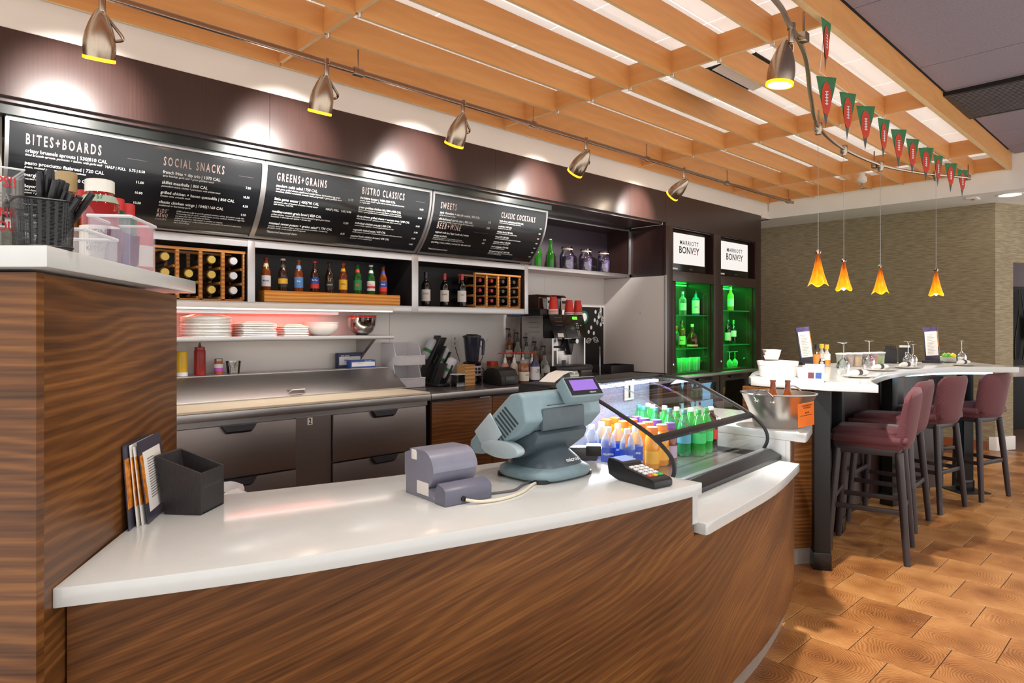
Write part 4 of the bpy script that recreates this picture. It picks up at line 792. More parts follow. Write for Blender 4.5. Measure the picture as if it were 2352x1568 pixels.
# ---- wine racks
def rack(name, lab, X0, X1, Z0, Z1, Y0, Y1, nc=4):
    t = thing(name, lab, 'wine rack'); w = (X1-X0)/nc; hgt = (Z1-Z0-.035)/3
    for i in range(nc+1):
        x = X0+w*i
        for y in (Y0, Y1-.02): MB().box(max(x-.010, X0), min(x+.010, X1), y, y+.02, Z0, Z1-.016).build('post', m_rack, t)
    for j in range(3):
        for i in range(nc+1): 
            x = X0+w*i; MB().box(max(x-.018, X0), min(x+.018, X1), Y0+.02, Y1-.02, Z0+.006+hgt*j, Z0+.022+hgt*j).build('rail', m_rack, t)
    for y in (Y0-.004, Y1-.016): MB().box(X0-.005, X1+.005, y, y+.024, Z1-.016, Z1).build('top_rail', m_rack, t)
    for y in (Y0, Y1-.02): MB().box(X0, X1, y, y+.02, Z0-.006, Z0+.006).build('bottom_rail', m_rack, t)
    return t, w, hgt
rk, w, hg = rack('wine_rack', 'redwood wine rack at the left end of the niches with capped jugs', 1.165, 1.705, 1.568, 1.886, 4.30, 4.55)
m_ycap = C('yellow_cap', (222, 190, 80), .35); m_wcap = C('white_cap', (230, 232, 236), .3); a_jug = liquid('juice_jug', (90, 62, 38), .35, (220, 205, 185))
def lying(name, lab, cat, x, y, z, kind, h, r, body, cap, group, capz=(.9, 1.0), capr=.55):
    t = thing(name, lab, cat, (x, y, z), 0, group); M = Matrix.Rotation(R(90), 4, 'X')
    MB().lathe([(a*r, q*h) for a, q in PROF[kind]], 18, M=M).build('body', body, t); MB().lathe([(0, capz[0]*h), (capr*r, capz[0]*h), (capr*r, capz[1]*h), (0, capz[1]*h+.001)], 16, M=M).build('cap', cap, t); return t
rown = ['bottom', 'middle', 'top']; coln = ['first', 'second', 'third', 'fourth']
for c in range(4):
    for r_ in range(3):
        if c == 1 and r_ == 2: continue
        lying('juice_bottle', '%s-capped jug lying in the %s row, %s column of the left rack' % ('white' if c == 3 else 'yellow', rown[r_], coln[c]), 'bottle', 1.165+w*(c+.5), 4.53, 1.568+.024+hg*r_+.0405, 'jar', .235, .040, a_jug, m_wcap if c == 3 else m_ycap, 'jugs in the left rack', (.86, .97), .58)
rk2, w2, hg2 = rack('wine_rack', 'redwood wine rack at the right end of the niches with wine bottles', 3.665, 4.205, 1.568, 1.862, 4.30, 4.52)
for c in range(4):
    for r_ in range(3):
        lying('wine_bottle', '%s-topped wine bottle lying in the %s row, %s column of the right rack' % ('red' if c < 2 else 'dark', rown[r_], coln[c]), 'bottle', 3.665+w2*(c+.5), 4.60, 1.568+.024+hg2*r_+.036, 'wine', .29, .034, a_wine, C('burgundy_foil', (150, 36, 46), .3, .4) if c < 2 else C('grey_foil', (70, 74, 78), .3, .6), 'bottles in the right rack', (.80, 1.0), .46)
for px, cap, tx, lab in ((978, (36, 38, 46), 'CLOS DU', 'standing wine bottle with a dark capsule and shield label, left of the red-topped pair'), (1021, (176, 34, 44), 'ALAMOS', 'standing red-capped wine bottle labelled ALAMOS'), (1061, (176, 34, 44), 'J. Lohr', 'standing red-capped wine bottle touching the right wine rack')):
    p = PY(px, 700, 4.40 if px < 1050 else 4.35); p.z = 1.5605
    bottle('wine_bottle', lab, 'bottle', p, 'wine', .285, .037, a_wine, C('cap%d' % cap[0], cap, .3), (.82, 1.001), .45, C('cream_label', (226, 220, 212), .6), (.17, .5), (tx, .36, .016), C('label_grey', (70, 66, 66)), group='standing wine bottles')
# ---- wall cabinet: green bottles and purple jars
for i, (px, lab) in enumerate([(1236, 'green swing-top bottle half hidden behind the menu board'), (1264, 'green swing-top bottle beside the purple jars')]):
    p = PY(px, 614, 4.5); p.z = 1.9705
    b = bottle('swing_top_bottle', lab, 'bottle', p, 'swing', .30, .036, liquid('bright_green_glass', (50, 150, 30), .45), C('ceramic', (220, 220, 214), .3), (.965, 1.0), .4, group='green swing-top bottles'); MB().tube([(-.017, 0, .25), (-.02, 0, .285), (0, 0, .305), (.02, 0, .285), (.017, 0, .25)], .0018, 6).build('wire_bail', m_chrome, b)
def beads():
    m, t, b, N, L = nmat('purple_beads'); tc = N('ShaderNodeTexCoord'); v = N('ShaderNodeTexVoronoi'); v.inputs['Scale'].default_value = 130; L(tc.outputs['Object'], v.inputs['Vector']); rp = N('ShaderNodeValToRGB'); rp.color_ramp.elements[0].color = lin((176, 150, 210)); rp.color_ramp.elements[1].color = lin((70, 50, 96)); rp.color_ramp.elements[1].position = .6; L(v.outputs['Distance'], rp.inputs[0]); L(rp.outputs[0], b.inputs['Base Color']); b.inputs['Roughness'].default_value = .4; return m
m_beads = beads()
for i, (px, lab) in enumerate([(1302, 'glass clip-top jar of purple beads nearest the green bottles'), (1345, 'middle glass clip-top jar of purple beads'), (1386, 'glass clip-top jar of purple beads nearest the cabinet wall')]):
    p = PY(px, 624, 4.52); p.z = 1.9705; t = thing('storage_jar', lab, 'jar', p, 0, 'purple jars'); h, r = .25, .074
    MB().lathe([(a*r, z*h) for a, z in PROF['jar']], 24).build('glass', m_glassg, t); MB().lathe([(0, .004), (.066, .004), (.069, .02), (.069, .145), (0, .15)], 24).build('beads', m_beads, t)
    MB().lathe([(0, .219), (.058, .219), (.06, .226), (.056, .245), (0, .248)], 24).build('lid', m_glassg, t); MB().shell([(.0595, .213), (.0605, .219), (.0595, .224)], 24).build('seal_ring', C('seal', (220, 190, 170), .5), t); MB().tube([(.06, -.015, .2), (.068, -.015, .22), (.066, 0, .24), (.068, .015, .22), (.06, .015, .2)], .002, 6).build('clip', m_chrome, t)
# ---- green niches
def at(px, Y, z): p = PY(px, 700, Y); return Vector((p.x, Y, z))
N1 = 'bottles in the left green niche'; N2 = 'bottles in the right green niche'
bottle('gin_bottle', 'clear gin bottle with pale label, top shelf of left green niche', 'bottle', at(1568, 4.14, 1.533), 'spirit', .27, .042, a_clear, C('silver_cap', (200, 200, 205), .3, metal=.8), (.9, 1.0), .4, C('pale_label', (200, 226, 210), .5), (.2, .5), group=N1)
bottle('gin_bottle', 'blue gin bottle with tall white label, top shelf of left green niche', 'bottle', at(1598, 4.12, 1.533), 'spirit', .28, .045, liquid('sapphire_glass', (60, 150, 190), .5), C('black_cap', (20, 20, 22), .3), (.9, 1.0), .42, C('white_label', (234, 232, 222), .5), (.08, .62), ('GIN', .3, .03), C('blue_ink', (60, 100, 160)), group=N1)
bottle('whiskey_bottle', 'amber whiskey bottle with cream label, middle shelf of left green niche', 'bottle', at(1566, 4.22, 1.160), 'spirit', .31, .042, a_amber, C('red_wax', (130, 30, 26), .3), (.86, 1.0), .4, C('cream_paper', (222, 210, 150), .6), (.1, .42), ('Maker', .24, .022), m_ink, group=N1)
bottle('bourbon_bottle', 'rounded flask-shaped bourbon bottle on the middle shelf of the left green niche', 'bottle', at(1590, 4.06, 1.160), 'flask', .27, .062, liquid('bourbon', (96, 44, 12), .6), C('cork_cap', (190, 170, 130), .5), (.88, 1.0), .3, C('cream_paper', (222, 210, 150), .6), (.06, .14), group=N1)
bottle('whiskey_bottle', 'small red-capped bottle at the left edge of the left green niche', 'bottle', at(1553, 4.12, 1.160), 'wine', .25, .036, a_green, C('red_foil', (190, 40, 36), .3), (.8, 1.0), .44, group=N1)
gl = None
def tumbler(name, lab, pos, h, r, group, mat=None):
    t = thing(name, lab, 'glass', pos, 0, group); MB().lathe([(0, .004), (r*.8, .0), (r, h), (r-.003, h), (r*.8-.003, .008), (0, .008)], 18).build('glass', mat or m_glassg, t); return t
for i, px in enumerate([1561, 1570, 1580, 1589, 1597, 1603]): tumbler('highball_glass', ['leftmost highball glass', 'second highball glass', 'third highball glass', 'fourth highball glass', 'fifth highball glass', 'rightmost highball glass'][i]+' on the floor of the left green niche', at(px, 4.07+.05*(i % 2), .896), .15, .030, 'highball glasses in the left green niche', liquid('green_lit_glass', (190, 220, 200), .22, (225, 245, 230)))
bottle('liqueur_bottle', 'pale yellow-green bottle on the top shelf of the right green niche', 'bottle', at(1678, 4.12, 1.601), 'wine', .30, .04, liquid('pale_yellow_glass', (190, 210, 60), .45), C('silver_cap', (200, 200, 205), .3, metal=.8), (.86, 1.0), .44, C('pale_label', (200, 226, 210), .5), (.18, .5), group=N2)
bottle('wine_bottle', 'cream-labelled wine bottle at the left of the right niche middle shelf', 'bottle', at(1672, 4.08, 1.185), 'wine', .30, .038, a_wine, C('black_cap', (20, 20, 22), .3), (.84, 1.0), .44, C('cream_label', (226, 220, 212), .6), (.15, .48), group=N2)
bottle('wine_bottle', 'white-labelled wine bottle at the right of the right niche middle shelf', 'bottle', at(1684, 4.14, 1.185), 'wine', .30, .038, a_wine, C('green_foil', (30, 90, 40), .3), (.82, 1.0), .44, C('white_label', (234, 232, 222), .5), (.3, .55), group=N2)
def wineglass(lab, pos, group, s=1., flip=True, mat=None, contents=None):
    t = thing('wine_glass', lab, 'wine glass', pos, 0, group); z = lambda v: (.205-v)*s if flip else v*s
    pr = [(.036, 0), (.034, .003), (.008, .008), (.004, .02), (.0038, .095), (.012, .105), (.032, .125), (.040, .15), (.037, .18), (.031, .205)]
    MB().shell([(r*s, z(v)) for r, v in pr], 24).build('bowl_and_stem', mat or m_glassg, t); MB().lathe([(0, z(-.0005)), (.036*s, z(0)), (.034*s, z(.003)), (0, z(.003))] if not flip else [(0, z(.003)), (.034*s, z(.003)), (.036*s, z(0)), (0, z(-.0005))], 24).build('foot', mat or m_glassg, t); return t
gg = liquid('green_rim_glass', (120, 230, 150), .3, (220, 250, 228))
for i, px in enumerate([1676, 1688]): wineglass(['left upside-down wine glass', 'right upside-down wine glass'][i]+' on the floor of the right green niche', at(px, 4.07+.05*i, .896), 'wine glasses in the right green niche', .95, mat=gg)
# ---- cooler bottles
for i in range(12):
    x = 6.50+.105*i if i < 5 else 7.22+.095*(i-5)
    g = i < 5
    for r_, z in ((0, .56),) if i % 2 else ((0, .56), (1, .305)):
        bottle('cooler_bottle', ('green beer bottle' if g else 'yellow-labelled dark beer')+', %s on the %s shelf of the %s cooler door' % (['first', 'second', 'third', 'fourth', 'fifth', 'sixth', 'last'][i if g else i-5], 'upper' if r_ == 0 else 'lower', 'left' if g else 'right'), 'bottle', (x, 4.08, z), 'beer', .225, .031, a_green if g else a_dark, C('silver_cap', (200, 200, 205), .3, metal=.8), (.945, 1.), .5, C('green_label', (60, 150, 110), .5) if g else C('yellow_label', (230, 180, 50), .5), (.12, .45), group='bottles in the back bar cooler', seg=14)
# ------------------------------------------------------------------ steel wall shelf with crockery
ws = thing('wall_shelf', 'stainless wall shelf carrying stacks of red-glazed plates', 'shelf')
MB().box(1.15, 2.93, 4.42, 4.745, 1.302, 1.334).build('board', m_steel, ws, bev=.004)
for x in (1.35, 2.80): MB().ext([(4.50, 1.302), (4.745, 1.302), (4.745, 1.12)], x-.015, x+.015, 'X').build('bracket', m_steel, ws)
ft = thing('fluorescent_fixture', 'white fluorescent strip light under the black niches', 'light')
MB().box(1.1, 2.79, 4.195, 4.258, 1.517, 1.55).build('housing', m_white, ft, bev=.003); MB().box(1.12, 2.77, 4.20, 4.253, 1.509, 1.517).build('diffuser', glow('fluorescent', (255, 250, 240), 1.6), ft)
area('fluorescent_light', (1.95, 4.23, 1.505), (1.95, 4.34, 0), 4, 1.6, .05, (1, .97, .92))
m_red = pm('red_glaze', (196, 54, 42), .15, coat=.4); m_china = pm('white_china', (236, 230, 224), .2, coat=.3)
def stack(names, lab, px, Y, n, h, mk, zb=1.3345, cat='plate', group='', dz=None):
    p = PY(px, 760, Y); first = None; wd = ['bottom', 'top']
    for i in range(n):
        if first is None: o = mk(); first = o
        else: o = dup(first, (0, 0, 0))
        o.location = (p.x+random.uniform(-.003, .003), Y+random.uniform(-.003, .003), zb+i*dz); o.rotation_euler = (0, 0, random.uniform(-.04, .04)+first.get('rz', 0))
        o['label'] = '%s %s' % ('bottom' if i == 0 else 'topmost' if i == n-1 else ['', 'second', 'third', 'fourth', 'fifth', 'sixth', 'seventh', 'eighth', 'ninth', 'tenth', 'eleventh', 'twelfth', 'thirteenth'][i]+' lowest', lab); o['category'] = cat; o['group'] = group
def roundplate(r):
    def mk():
        t = thing('dinner_plate', '-', 'plate'); MB().lathe([(r*.97, 0), (r, .001), (r, .004), (r*.82, .013), (r*.62, .0205), (r*.58, .0215), (0, .0215)], 36).build('underside', m_china, t); MB().lathe([(r*.96, .0005), (r*.6, .012), (0, .012)], 36).build('face', m_china, t); return t
    return mk
def sqplate(s):
    def mk():
        t = thing('square_plate', '-', 'plate'); m = MB().box(-s*.62, s*.62, -s*.62, s*.62, 0, .004)
        q = [(-1, -1), (1, -1), (1, 1), (-1, 1)]; m.add([(a*s*.62, b*s*.62, .002) for a, b in q]+[(a*s, b*s, .018) for a, b in q]+[(a*s, b*s, .022) for a, b in q]+[(a*s*.9, b*s*.9, .02) for a, b in q], [(i, (i+1) % 4, 4+(i+1) % 4, 4+i) for i in range(4)]+[(4+i, 4+(i+1) % 4, 8+(i+1) % 4, 8+i) for i in range(4)]); m.mul(Matrix.Translation((0, 0, .022)) @ Matrix.Scale(-1, 4, (0, 0, 1))).build('underside', m_china, t, bev=.004)
        MB().add([(a*s*.98, b*s*.98, .0222) for a, b in q]+[(a*s*.6, b*s*.6, .0075) for a, b in q], [(i, (i+1) % 4, 4+(i+1) % 4, 4+i) for i in range(4)]+[(4, 5, 6, 7)]).mul(Matrix.Translation((0, 0, .022)) @ Matrix.Scale(-1, 4, (0, 0, 1))).build('face', m_china, t); return t
    return mk
stack('dinner_plate', 'round plate of the tall stack beside the walnut pier', 474, 4.58, 14, 0, roundplate(.158), group='round plate stack', dz=.0095)
stack('square_plate', 'square plate of the stack beside the round plates', 581, 4.56, 8, 0, sqplate(.118), group='large square plate stack', dz=.0115)
stack('square_plate', 'small square plate of the stack beside the red bowls', 668, 4.56, 6, 0, sqplate(.092), group='small square plate stack', dz=.0125)
def bowl(r):
    def mk():
        t = thing('serving_bowl', '-', 'bowl'); MB().lathe([(0, 0), (r*.45, 0), (r*.75, .022), (r*.95, .05), (r, .062)], 32).build('outside', m_china, t); MB().lathe([(0, .006), (r*.45, .006), (r*.74, .026), (r*.99, .0625), (r, .062)], 32).build('glaze', m_red, t); return t
    return mk
stack('serving_bowl', 'red-glazed white bowl of the stack beside the steel bowls', 737, 4.56, 4, 0, bowl(.132), cat='bowl', group='red glazed bowl stack', dz=.0125)
def mbowl(r):
    def mk():
        t = thing('mixing_bowl', '-', 'bowl'); MB().lathe([(0, 0), (r*.4, 0), (r*.75, .03), (r*.95, .07), (r, .115)], 32).build('steel_outside', m_chrome, t); MB().lathe([(0, .004), (r*.4, .004), (r*.74, .033), (r*.985, .114), (r, .1155)], 32).build('inside', m_chrome, t); return t
    return mk
stack('mixing_bowl', 'polished steel bowl of the nest ending the wall shelf', 832, 4.58, 4, 0, mbowl(.112), cat='bowl', group='nested steel bowls', dz=.0065)
p = PY(832, 760, 4.58); t = thing('red_bowl', 'bright red bowl on top of the nested steel bowls', 'bowl', (p.x, 4.58, 1.3345+.06), 0); MB().lathe([(0, 0), (.05, 0), (.085, .02), (.108, .06), (.112, .0945), (.106, .0945), (.1, .06), (.05, .006), (0, .006)], 32).build('bowl', m_red, t)
ht = thing('heat_strip', 'red-glowing heat strip under the black niches', 'heat lamp'); MB().box(1.2, 2.5, 4.52, 4.64, 1.490, 1.511).build('housing', m_alu, ht); MB().box(1.22, 2.48, 4.55, 4.61, 1.486, 1.49).build('element', glow('red_element', (255, 70, 50), 1.2), ht)
area('heat_strip_light', (1.85, 4.58, 1.484), (1.85, 4.60, 0), 2.2, 1.3, .05, (1, .16, .10))
# ---- things on the prep table ledge
def led(px, Y=4.64): p = PY(px, 850, Y); p.z = 1.0785; return p
bottle('mustard_bottle', 'yellow mustard squeeze bottle half hidden by the walnut pier', 'bottle', led(418), 'squeeze', .19, .034, C('mustard', (226, 182, 30), .3), C('white_cap', (230, 232, 236), .3), (.0, .13), 1.02)
kb = bottle('squeeze_bottle', 'tall red sauce squeeze bottle on the prep table ledge', 'bottle', led(459), 'squeeze', .20, .036, C('ketchup_red', (150, 34, 30), .35), C('red_clear_cap', (150, 60, 50), .3), (.84, .93), .9); MB().lathe([(.011, .186), (.004, .215), (0, .215)], 10).build('nozzle', C('red_clear_cap', (150, 60, 50), .3), kb)
bottle('spice_jar', 'small orange spice jar with a printed label on the prep table ledge', 'jar', led(502), 'squeeze', .105, .028, C('paprika', (176, 84, 40), .3), C('steel_lid', (170, 160, 150), .3, metal=.9), (.84, 1.0), .95, C('label_pink', (230, 226, 230), .5), (.2, .65), sub=C('magenta', (190, 90, 190)))
tg = tumbler('glass_cup', 'short clear glass of cocktail picks on the prep table ledge', led(536), .085, .05, None)
for q in range(14):
    a = q*2.4; MB().tube([(.02*math.cos(a), .02*math.sin(a), .012), (.035*math.cos(a+1.4), .035*math.sin(a+1.4), .075)], .0013, 5).build('cocktail_pick', C('pick_olive', (120, 104, 50), .5), tg)
def carton(name, lab, c, sx, sy, sz, rz, base, face, txts=(), stripe=None, z0=None):
    t = thing(name, lab, 'box', c, rz); MB().box(-sx/2, sx/2, -sy/2, sy/2, 0, sz).build('carton', base, t, bev=.0015)
    if face: MB().box(-sx/2+.006, sx/2-.006, -sy/2-.0008, -sy/2, sz*.18, sz*.75).build('printed_panel', face, t)
    for s, u, v, k, col in txts: text(MB(), s, lambda a, b: (a, -sy/2-.0016, b), u, v, size=k, xs=.8, off=.02).build('lettering', col, t)
    return t
m_navy = C('carton_navy', (44, 56, 92), .5); m_blue = C('carton_blue', (50, 86, 160), .5)
p = led(800, 4.69); carton('glove_box', 'navy and white disposable glove box standing at the back of the ledge', p, .20, .05, .115, 0, m_navy, C('carton_white', (222, 220, 222), .5), [('VINYL GLOVES', -.08, .088, .014, m_inkw), ('FREE', -.05, .05, .02, m_navy)])
p = led(829, 4.62); carton('glove_box', 'blue and white disposable glove box lying in front of the navy one', p, .21, .085, .058, R(-4), m_blue, C('carton_white', (222, 220, 222), .5), [('VINYL GLOVES', .01, .046, .011, m_inkw), ('* * * *', -.05, .022, .02, m_navy)])
# ------------------------------------------------------------------ rear worktop things
ZC = .9035
def ctr(px, Y): p = PY(px, 860, Y); p.z = ZC; return p
def milky(name, col, a):
    m, t, b, N, L = nmat(name); out = t.nodes['Material Output']; b.inputs['Base Color'].default_value = lin(col); b.inputs['Roughness'].default_value = .3; x = N('ShaderNodeBsdfTransparent'); mx = N('ShaderNodeMixShader'); mx.inputs[0].default_value = a; L(x.outputs[0], mx.inputs[1]); L(b.outputs[0], mx.inputs[2]); L(mx.outputs[0], out.inputs[0]); return m
m_milk = milky('milky_plastic', (236, 234, 240), .42); m_clearp = milky('clear_plastic', (235, 238, 242), .16)
def hopper_bin(lab, c, rz, sx, sy, h, lip, mat=m_milk, group=None, name='storage_bin'):
    t = thing(name, lab, 'bin', c, rz, group); e = .003; x, y = sx/2, sy/2
    MB().box(-x, x, -y, y, 0, e).build('bottom', mat, t); MB().box(-x, x, y-e, y, e, h).build('back', mat, t); MB().box(-x, x, -y, -y+e, e, lip).build('front', mat, t)
    for s in (-1, 1): MB().ext([(-y, e), (y, e), (y, h), (-y+sy*.35, h), (-y+sy*.22, lip), (-y, lip)] if lip < h else [(-y+e, e), (y-e, e), (y-e, h), (-y+e, h)], s*x-(e if s > 0 else 0), s*x+(0 if s > 0 else e), 'X').build('side', mat, t)
    MB().tube([(-x, -y, lip), (x, -y, lip)], .004, 6).tube([(-x, -y, lip), (-x, -y+sy*.22, lip), (-x, -y+sy*.35, h), (-x, y, h), (x, y, h), (x, -y+sy*.35, h), (x, -y+sy*.22, lip), (x, -y, lip)], .004, 6).build('rim', milky('rim_plastic', (240, 240, 244), .75), t)
    for q in (-.3, 0, .3) if lip < h else (): MB().box(sx*q-.0015, sx*q+.0015, -y-.002, -y, .01, lip-.006).build('rib', mat, t)
    return t
hopper_bin('lower of two stacked milky plastic bins beside the prep table', (3.14, 4.60, ZC), 0, .25, .27, .178, .075, group='stacked milky bins'); hopper_bin('upper of two stacked milky plastic bins beside the prep table', (3.14, 4.60, ZC+.183), 0, .25, .27, .178, .075, group='stacked milky bins')
lo_ = thing('lid_organizer', 'black slanted cup and lid organizer beside the milky bins', 'organizer', (3.33, 4.40, ZC))
MB().box(0, .17, -.02, .27, 0, .02).build('base', m_black, lo_, bev=.004)
for x, y, l in ((.03, 0, .20), (.10, 0, .18), (.05, .13, .36), (.13, .13, .30), (.0, .2, .46), (.07, .2, .44)):
    MB().obox((x+l*.22, y+.05, .01+l*.44), .012, .09, l, 0, 0, R(27)).build('divider', m_black, lo_, bev=.003)
a_cup = milky('clear_cup', (238, 240, 246), .5)
for i, (x, y, z, lab) in enumerate([(3.50, 4.46, 1.04, 'lower stack of clear cups with green print leaning in the organizer'), (3.53, 4.60, 1.13, 'middle stack of clear cups leaning in the organizer'), (3.46, 4.68, 1.20, 'upper stack of clear lids leaning in the organizer')]):
    t = thing('cup_stack', lab, 'cups', (x, y, z), 0, 'cup stacks'); t.rotation_euler = (R(8), R(28), 0)
    for q in range(5): MB().shell([(.034, -.09+.02*q), (.042, -.07+.02*q), (.043, .0+.02*q), (.0435, .004+.02*q)], 18).build('cup', a_cup, t)
    MB().lathe([(0, .10), (.034, .10), (.043, .075)], 18).build('cup_end', a_cup, t); MB().shell([(.0438, -.03), (.0438, .0)], 18).build('green_print', C('leaf_green', (60, 130, 70), .5, var=.5, vs=90), t)
hopper_bin('small clear acrylic box in front of the black organizer', (3.475, 4.30, ZC), 0, .085, .085, .10, .10, m_glassg, name='acrylic_box')
wb_ = thing('wood_block', 'square acacia wooden utensil box beside the blender', 'box', (3.60, 4.34, ZC)); MB().box(-.055, .055, -.055, -.045, 0, .175).build('front', m_acacia, wb_); MB().box(-.055, .055, .045, .055, 0, .175).build('back', m_acacia, wb_)
for s in (-1, 1): MB().box(s*.05-.005, s*.05+.005, -.045, .045, 0, .175).build('side', m_acacia, wb_)
MB().box(-.045, .045, -.045, .045, 0, .008).build('bottom', m_acacia, wb_)
# blender
bl = thing('blender', 'commercial blender with a smoky jar and black base', 'blender', ctr(1084, 4.52), R(-8))
MB().lathe([(0, 0), (.085, 0), (.09, .02), (.082, .1), (.078, .15), (.088, .175), (.062, .19), (0, .19)], 8).build('base', m_blackg, bl, bev=.006); MB().box(-.04, .04, -.092, -.078, .065, .15).build('control_panel', C('panel_grey', (180, 176, 190), .4), bl)
for a in (-1, 1):
    for b in (0, 1): MB().box(a*.018-.012, a*.018+.012, -.096, -.0915, .085+.03*b, .105+.03*b).build('switch', m_black, bl)
MB().lathe([(.055, .19), (.06, .2), (.078, .39), (.08, .40), (.076, .40), (.056, .2)], 10).build('jar', liquid('smoky_jar', (58, 60, 78), .62, (170, 172, 190)), bl); MB().lathe([(0, .40), (.084, .40), (.084, .415), (.05, .425), (.05, .43), (0, .43)], 18).build('lid', m_black, bl)
MB().tube([(.075, 0, .385), (.115, 0, .38), (.125, 0, .36), (.12, 0, .29), (.115, 0, .24)], [.014, .014, .015, .014, .012], 8).build('handle', C('handle_slate', (70, 76, 90), .4), bl)
cdt = thing('power_cord', 'tangled black power cords behind the blender', 'cord'); pp = [(1040+q, y) for q, y in ((8, 805), (6, 830), (14, 850), (60, 790), (72, 812), (64, 838), (50, 845), (70, 860), (60, 872), (80, 878))]
MB().tube(spline([tuple(PY(a, b, 4.72)) for a, b in [(1046, 797), (1050, 812), (1056, 830)]], 5), .003, 6).build('cord', m_black, cdt); MB().tube(spline([tuple(PY(a, b, 4.68)) for a, b in [(1100, 790), (1110, 805), (1106, 826), (1098, 836), (1112, 850), (1100, 858), (1112, 862), (1104, 866)]], 5), .0035, 6).build('cord', m_black, cdt)
for i, (px, py, lab) in enumerate([(1044, 783, 'white wall socket with black plugs left of the blender'), (1080, 775, 'white wall socket just above the blender lid'), (1118, 781, 'white blank wall plate right of the blender')]):
    p = PY(px, py, 4.748); t = thing('wall_socket', lab, 'socket', (p.x, 4.7485, p.z)); MB().box(-.038, .038, -.005, 0, -.06, .06).build('plate', m_lam, t, bev=.002)
    for z in ((.022, -.022) if i < 2 else (0,)):
        MB().box(-.004, .004, -.0065, -.005, z-.012, z+.012).build('slot', m_black if i < 2 else m_alu, t)
# receipt printer
rp_ = thing('receipt_printer', 'black receipt printer on the rear worktop below the syrup bottles', 'printer', ctr(1152, 4.22), R(0))
MB().ext([(-.11, 0), (.13, 0), (.13, .10), (.08, .135), (0, .145), (-.07, .125), (-.105, .075), (-.11, .03)], -.10, .10, 'X').build('case', m_black, rp_, bev=.006); MB().obox((0, -.109, .055), .10, .004, .03, 0, R(-10)).build('paper_slot', m_blackg, rp_); text(MB(), 'EPSON', lambda u, v: (u, -.02, .1455), 0, .1, size=.02, align='CENTER').build('lettering', m_alu, rp_)
# red-lidded jar, pump sauces, syrups
bottle('spice_tub', 'tan tub with a red lid behind the black receipt printer', 'jar', ctr(1131, 4.60), 'squeeze', .175, .055, liquid('honey_tub', (170, 110, 60), .6), C('red_lid', (200, 50, 40), .35), (.8, 1.0), 1.0)
def pump(t, h, col, long=.05, d=-1):
    MB().lathe([(.013, h), (.013, h+.02), (.005, h+.022), (.005, h+.06), (0, h+.06)], 10).build('pump_neck', C('pump_white', (230, 228, 224), .4) if col != m_black else m_black, t)
    MB().tube([(long*.2, 0, h+.063), (-long, 0, h+.066), (-long*1.15, 0, h+.06)], [.008, .006, .005], 8).build('pump_lever', col, t)
m_redp = C('red_pump', (214, 46, 36), .3)
for i, (px, col, lab) in enumerate([(1160, (196, 138, 120), 'pink sauce bottle with a red pump, leftmost of four'), (1181, (206, 196, 188), 'white sauce bottle with a red pump, second of four'), (1201, (190, 150, 110), 'tan sauce bottle with a red pump, third of four'), (1222, (70, 62, 96), 'purple-black sauce bottle with a red pump, rightmost of four')]):
    t = bottle('sauce_bottle', lab, 'bottle', ctr(px, [4.40, 4.38, 4.34, 4.24][i]), 'juice', .19, .036, C('sauce_%d' % i, col, .3), C('pump_white', (230, 228, 224), .4), (.86, 1.0), .45, C('sauce_label', (226, 222, 214), .5), (.15, .45), group='red pump sauce bottles', rz=0); pump(t, .19, m_redp, .075)
t = bottle('caramel_jar', 'square amber caramel jar with a grey lid in front of the pump bottles', 'jar', ctr(1203, 4.16), 'juice', .20, .047, liquid('caramel', (160, 96, 50), .75), C('grey_lid', (150, 150, 154), .4), (.86, 1.0), .72, C('caramel_label', (232, 224, 208), .5), (.1, .5), ('Caramel', .34, .016), C('brown_ink', (110, 60, 30)), rz=0)
t = bottle('chocolate_bottle', 'dark purple chocolate sauce bottle with a white label beside the caramel jar', 'bottle', ctr(1229, 4.13), 'juice', .215, .042, C('choc_purple', (60, 56, 96), .3), C('choc_purple', (60, 56, 96), .3), (.86, 1.0), .5, C('choc_label', (226, 226, 230), .5), (.12, .66), ('DARK', .5, .016), m_ink, rz=0, text2=('CHOCOLATE', .42, .012))
bottle('syrup_dispenser', 'small clear dispenser half filled with dark syrup by the coffee machine', 'bottle', ctr(1256, 4.09), 'squeeze', .165, .028, liquid('clear_dispenser', (214, 214, 208), .3), C('grey_lid', (150, 150, 154), .4), (.84, .92), .8, C('dark_syrup', (36, 32, 44), .2), (.08, .5))
sr = thing('syrup_rack', 'stepped metal rack under the clear syrup bottles', 'rack')
for i in range(5):
    y = 4.655-.118*i; hh = [.17, .13, .09, .05, .012][i]; x = 4.402; MB().box(x-.036, x+.036, y-.055, y+.055, ZC, ZC+hh).build('step', m_steel2, sr)
    if i == 4: y -= .0
    t = bottle('syrup_bottle', '%s clear syrup bottle with a black pump on the stepped rack' % ['rearmost', 'second', 'third', 'fourth', 'frontmost'][i], 'bottle', (x, y, ZC+hh+.0005), 'wine', .24, .034, a_clear if i in (1, 2, 4) else liquid('brown_syrup', (150, 100, 50), .5), m_black, (.93, 1.0), .5, C('syrup_label', (214, 206, 196), .5), (.15, .42), group='clear syrup bottles', rz=0); pump(t, .24, m_black, .04)
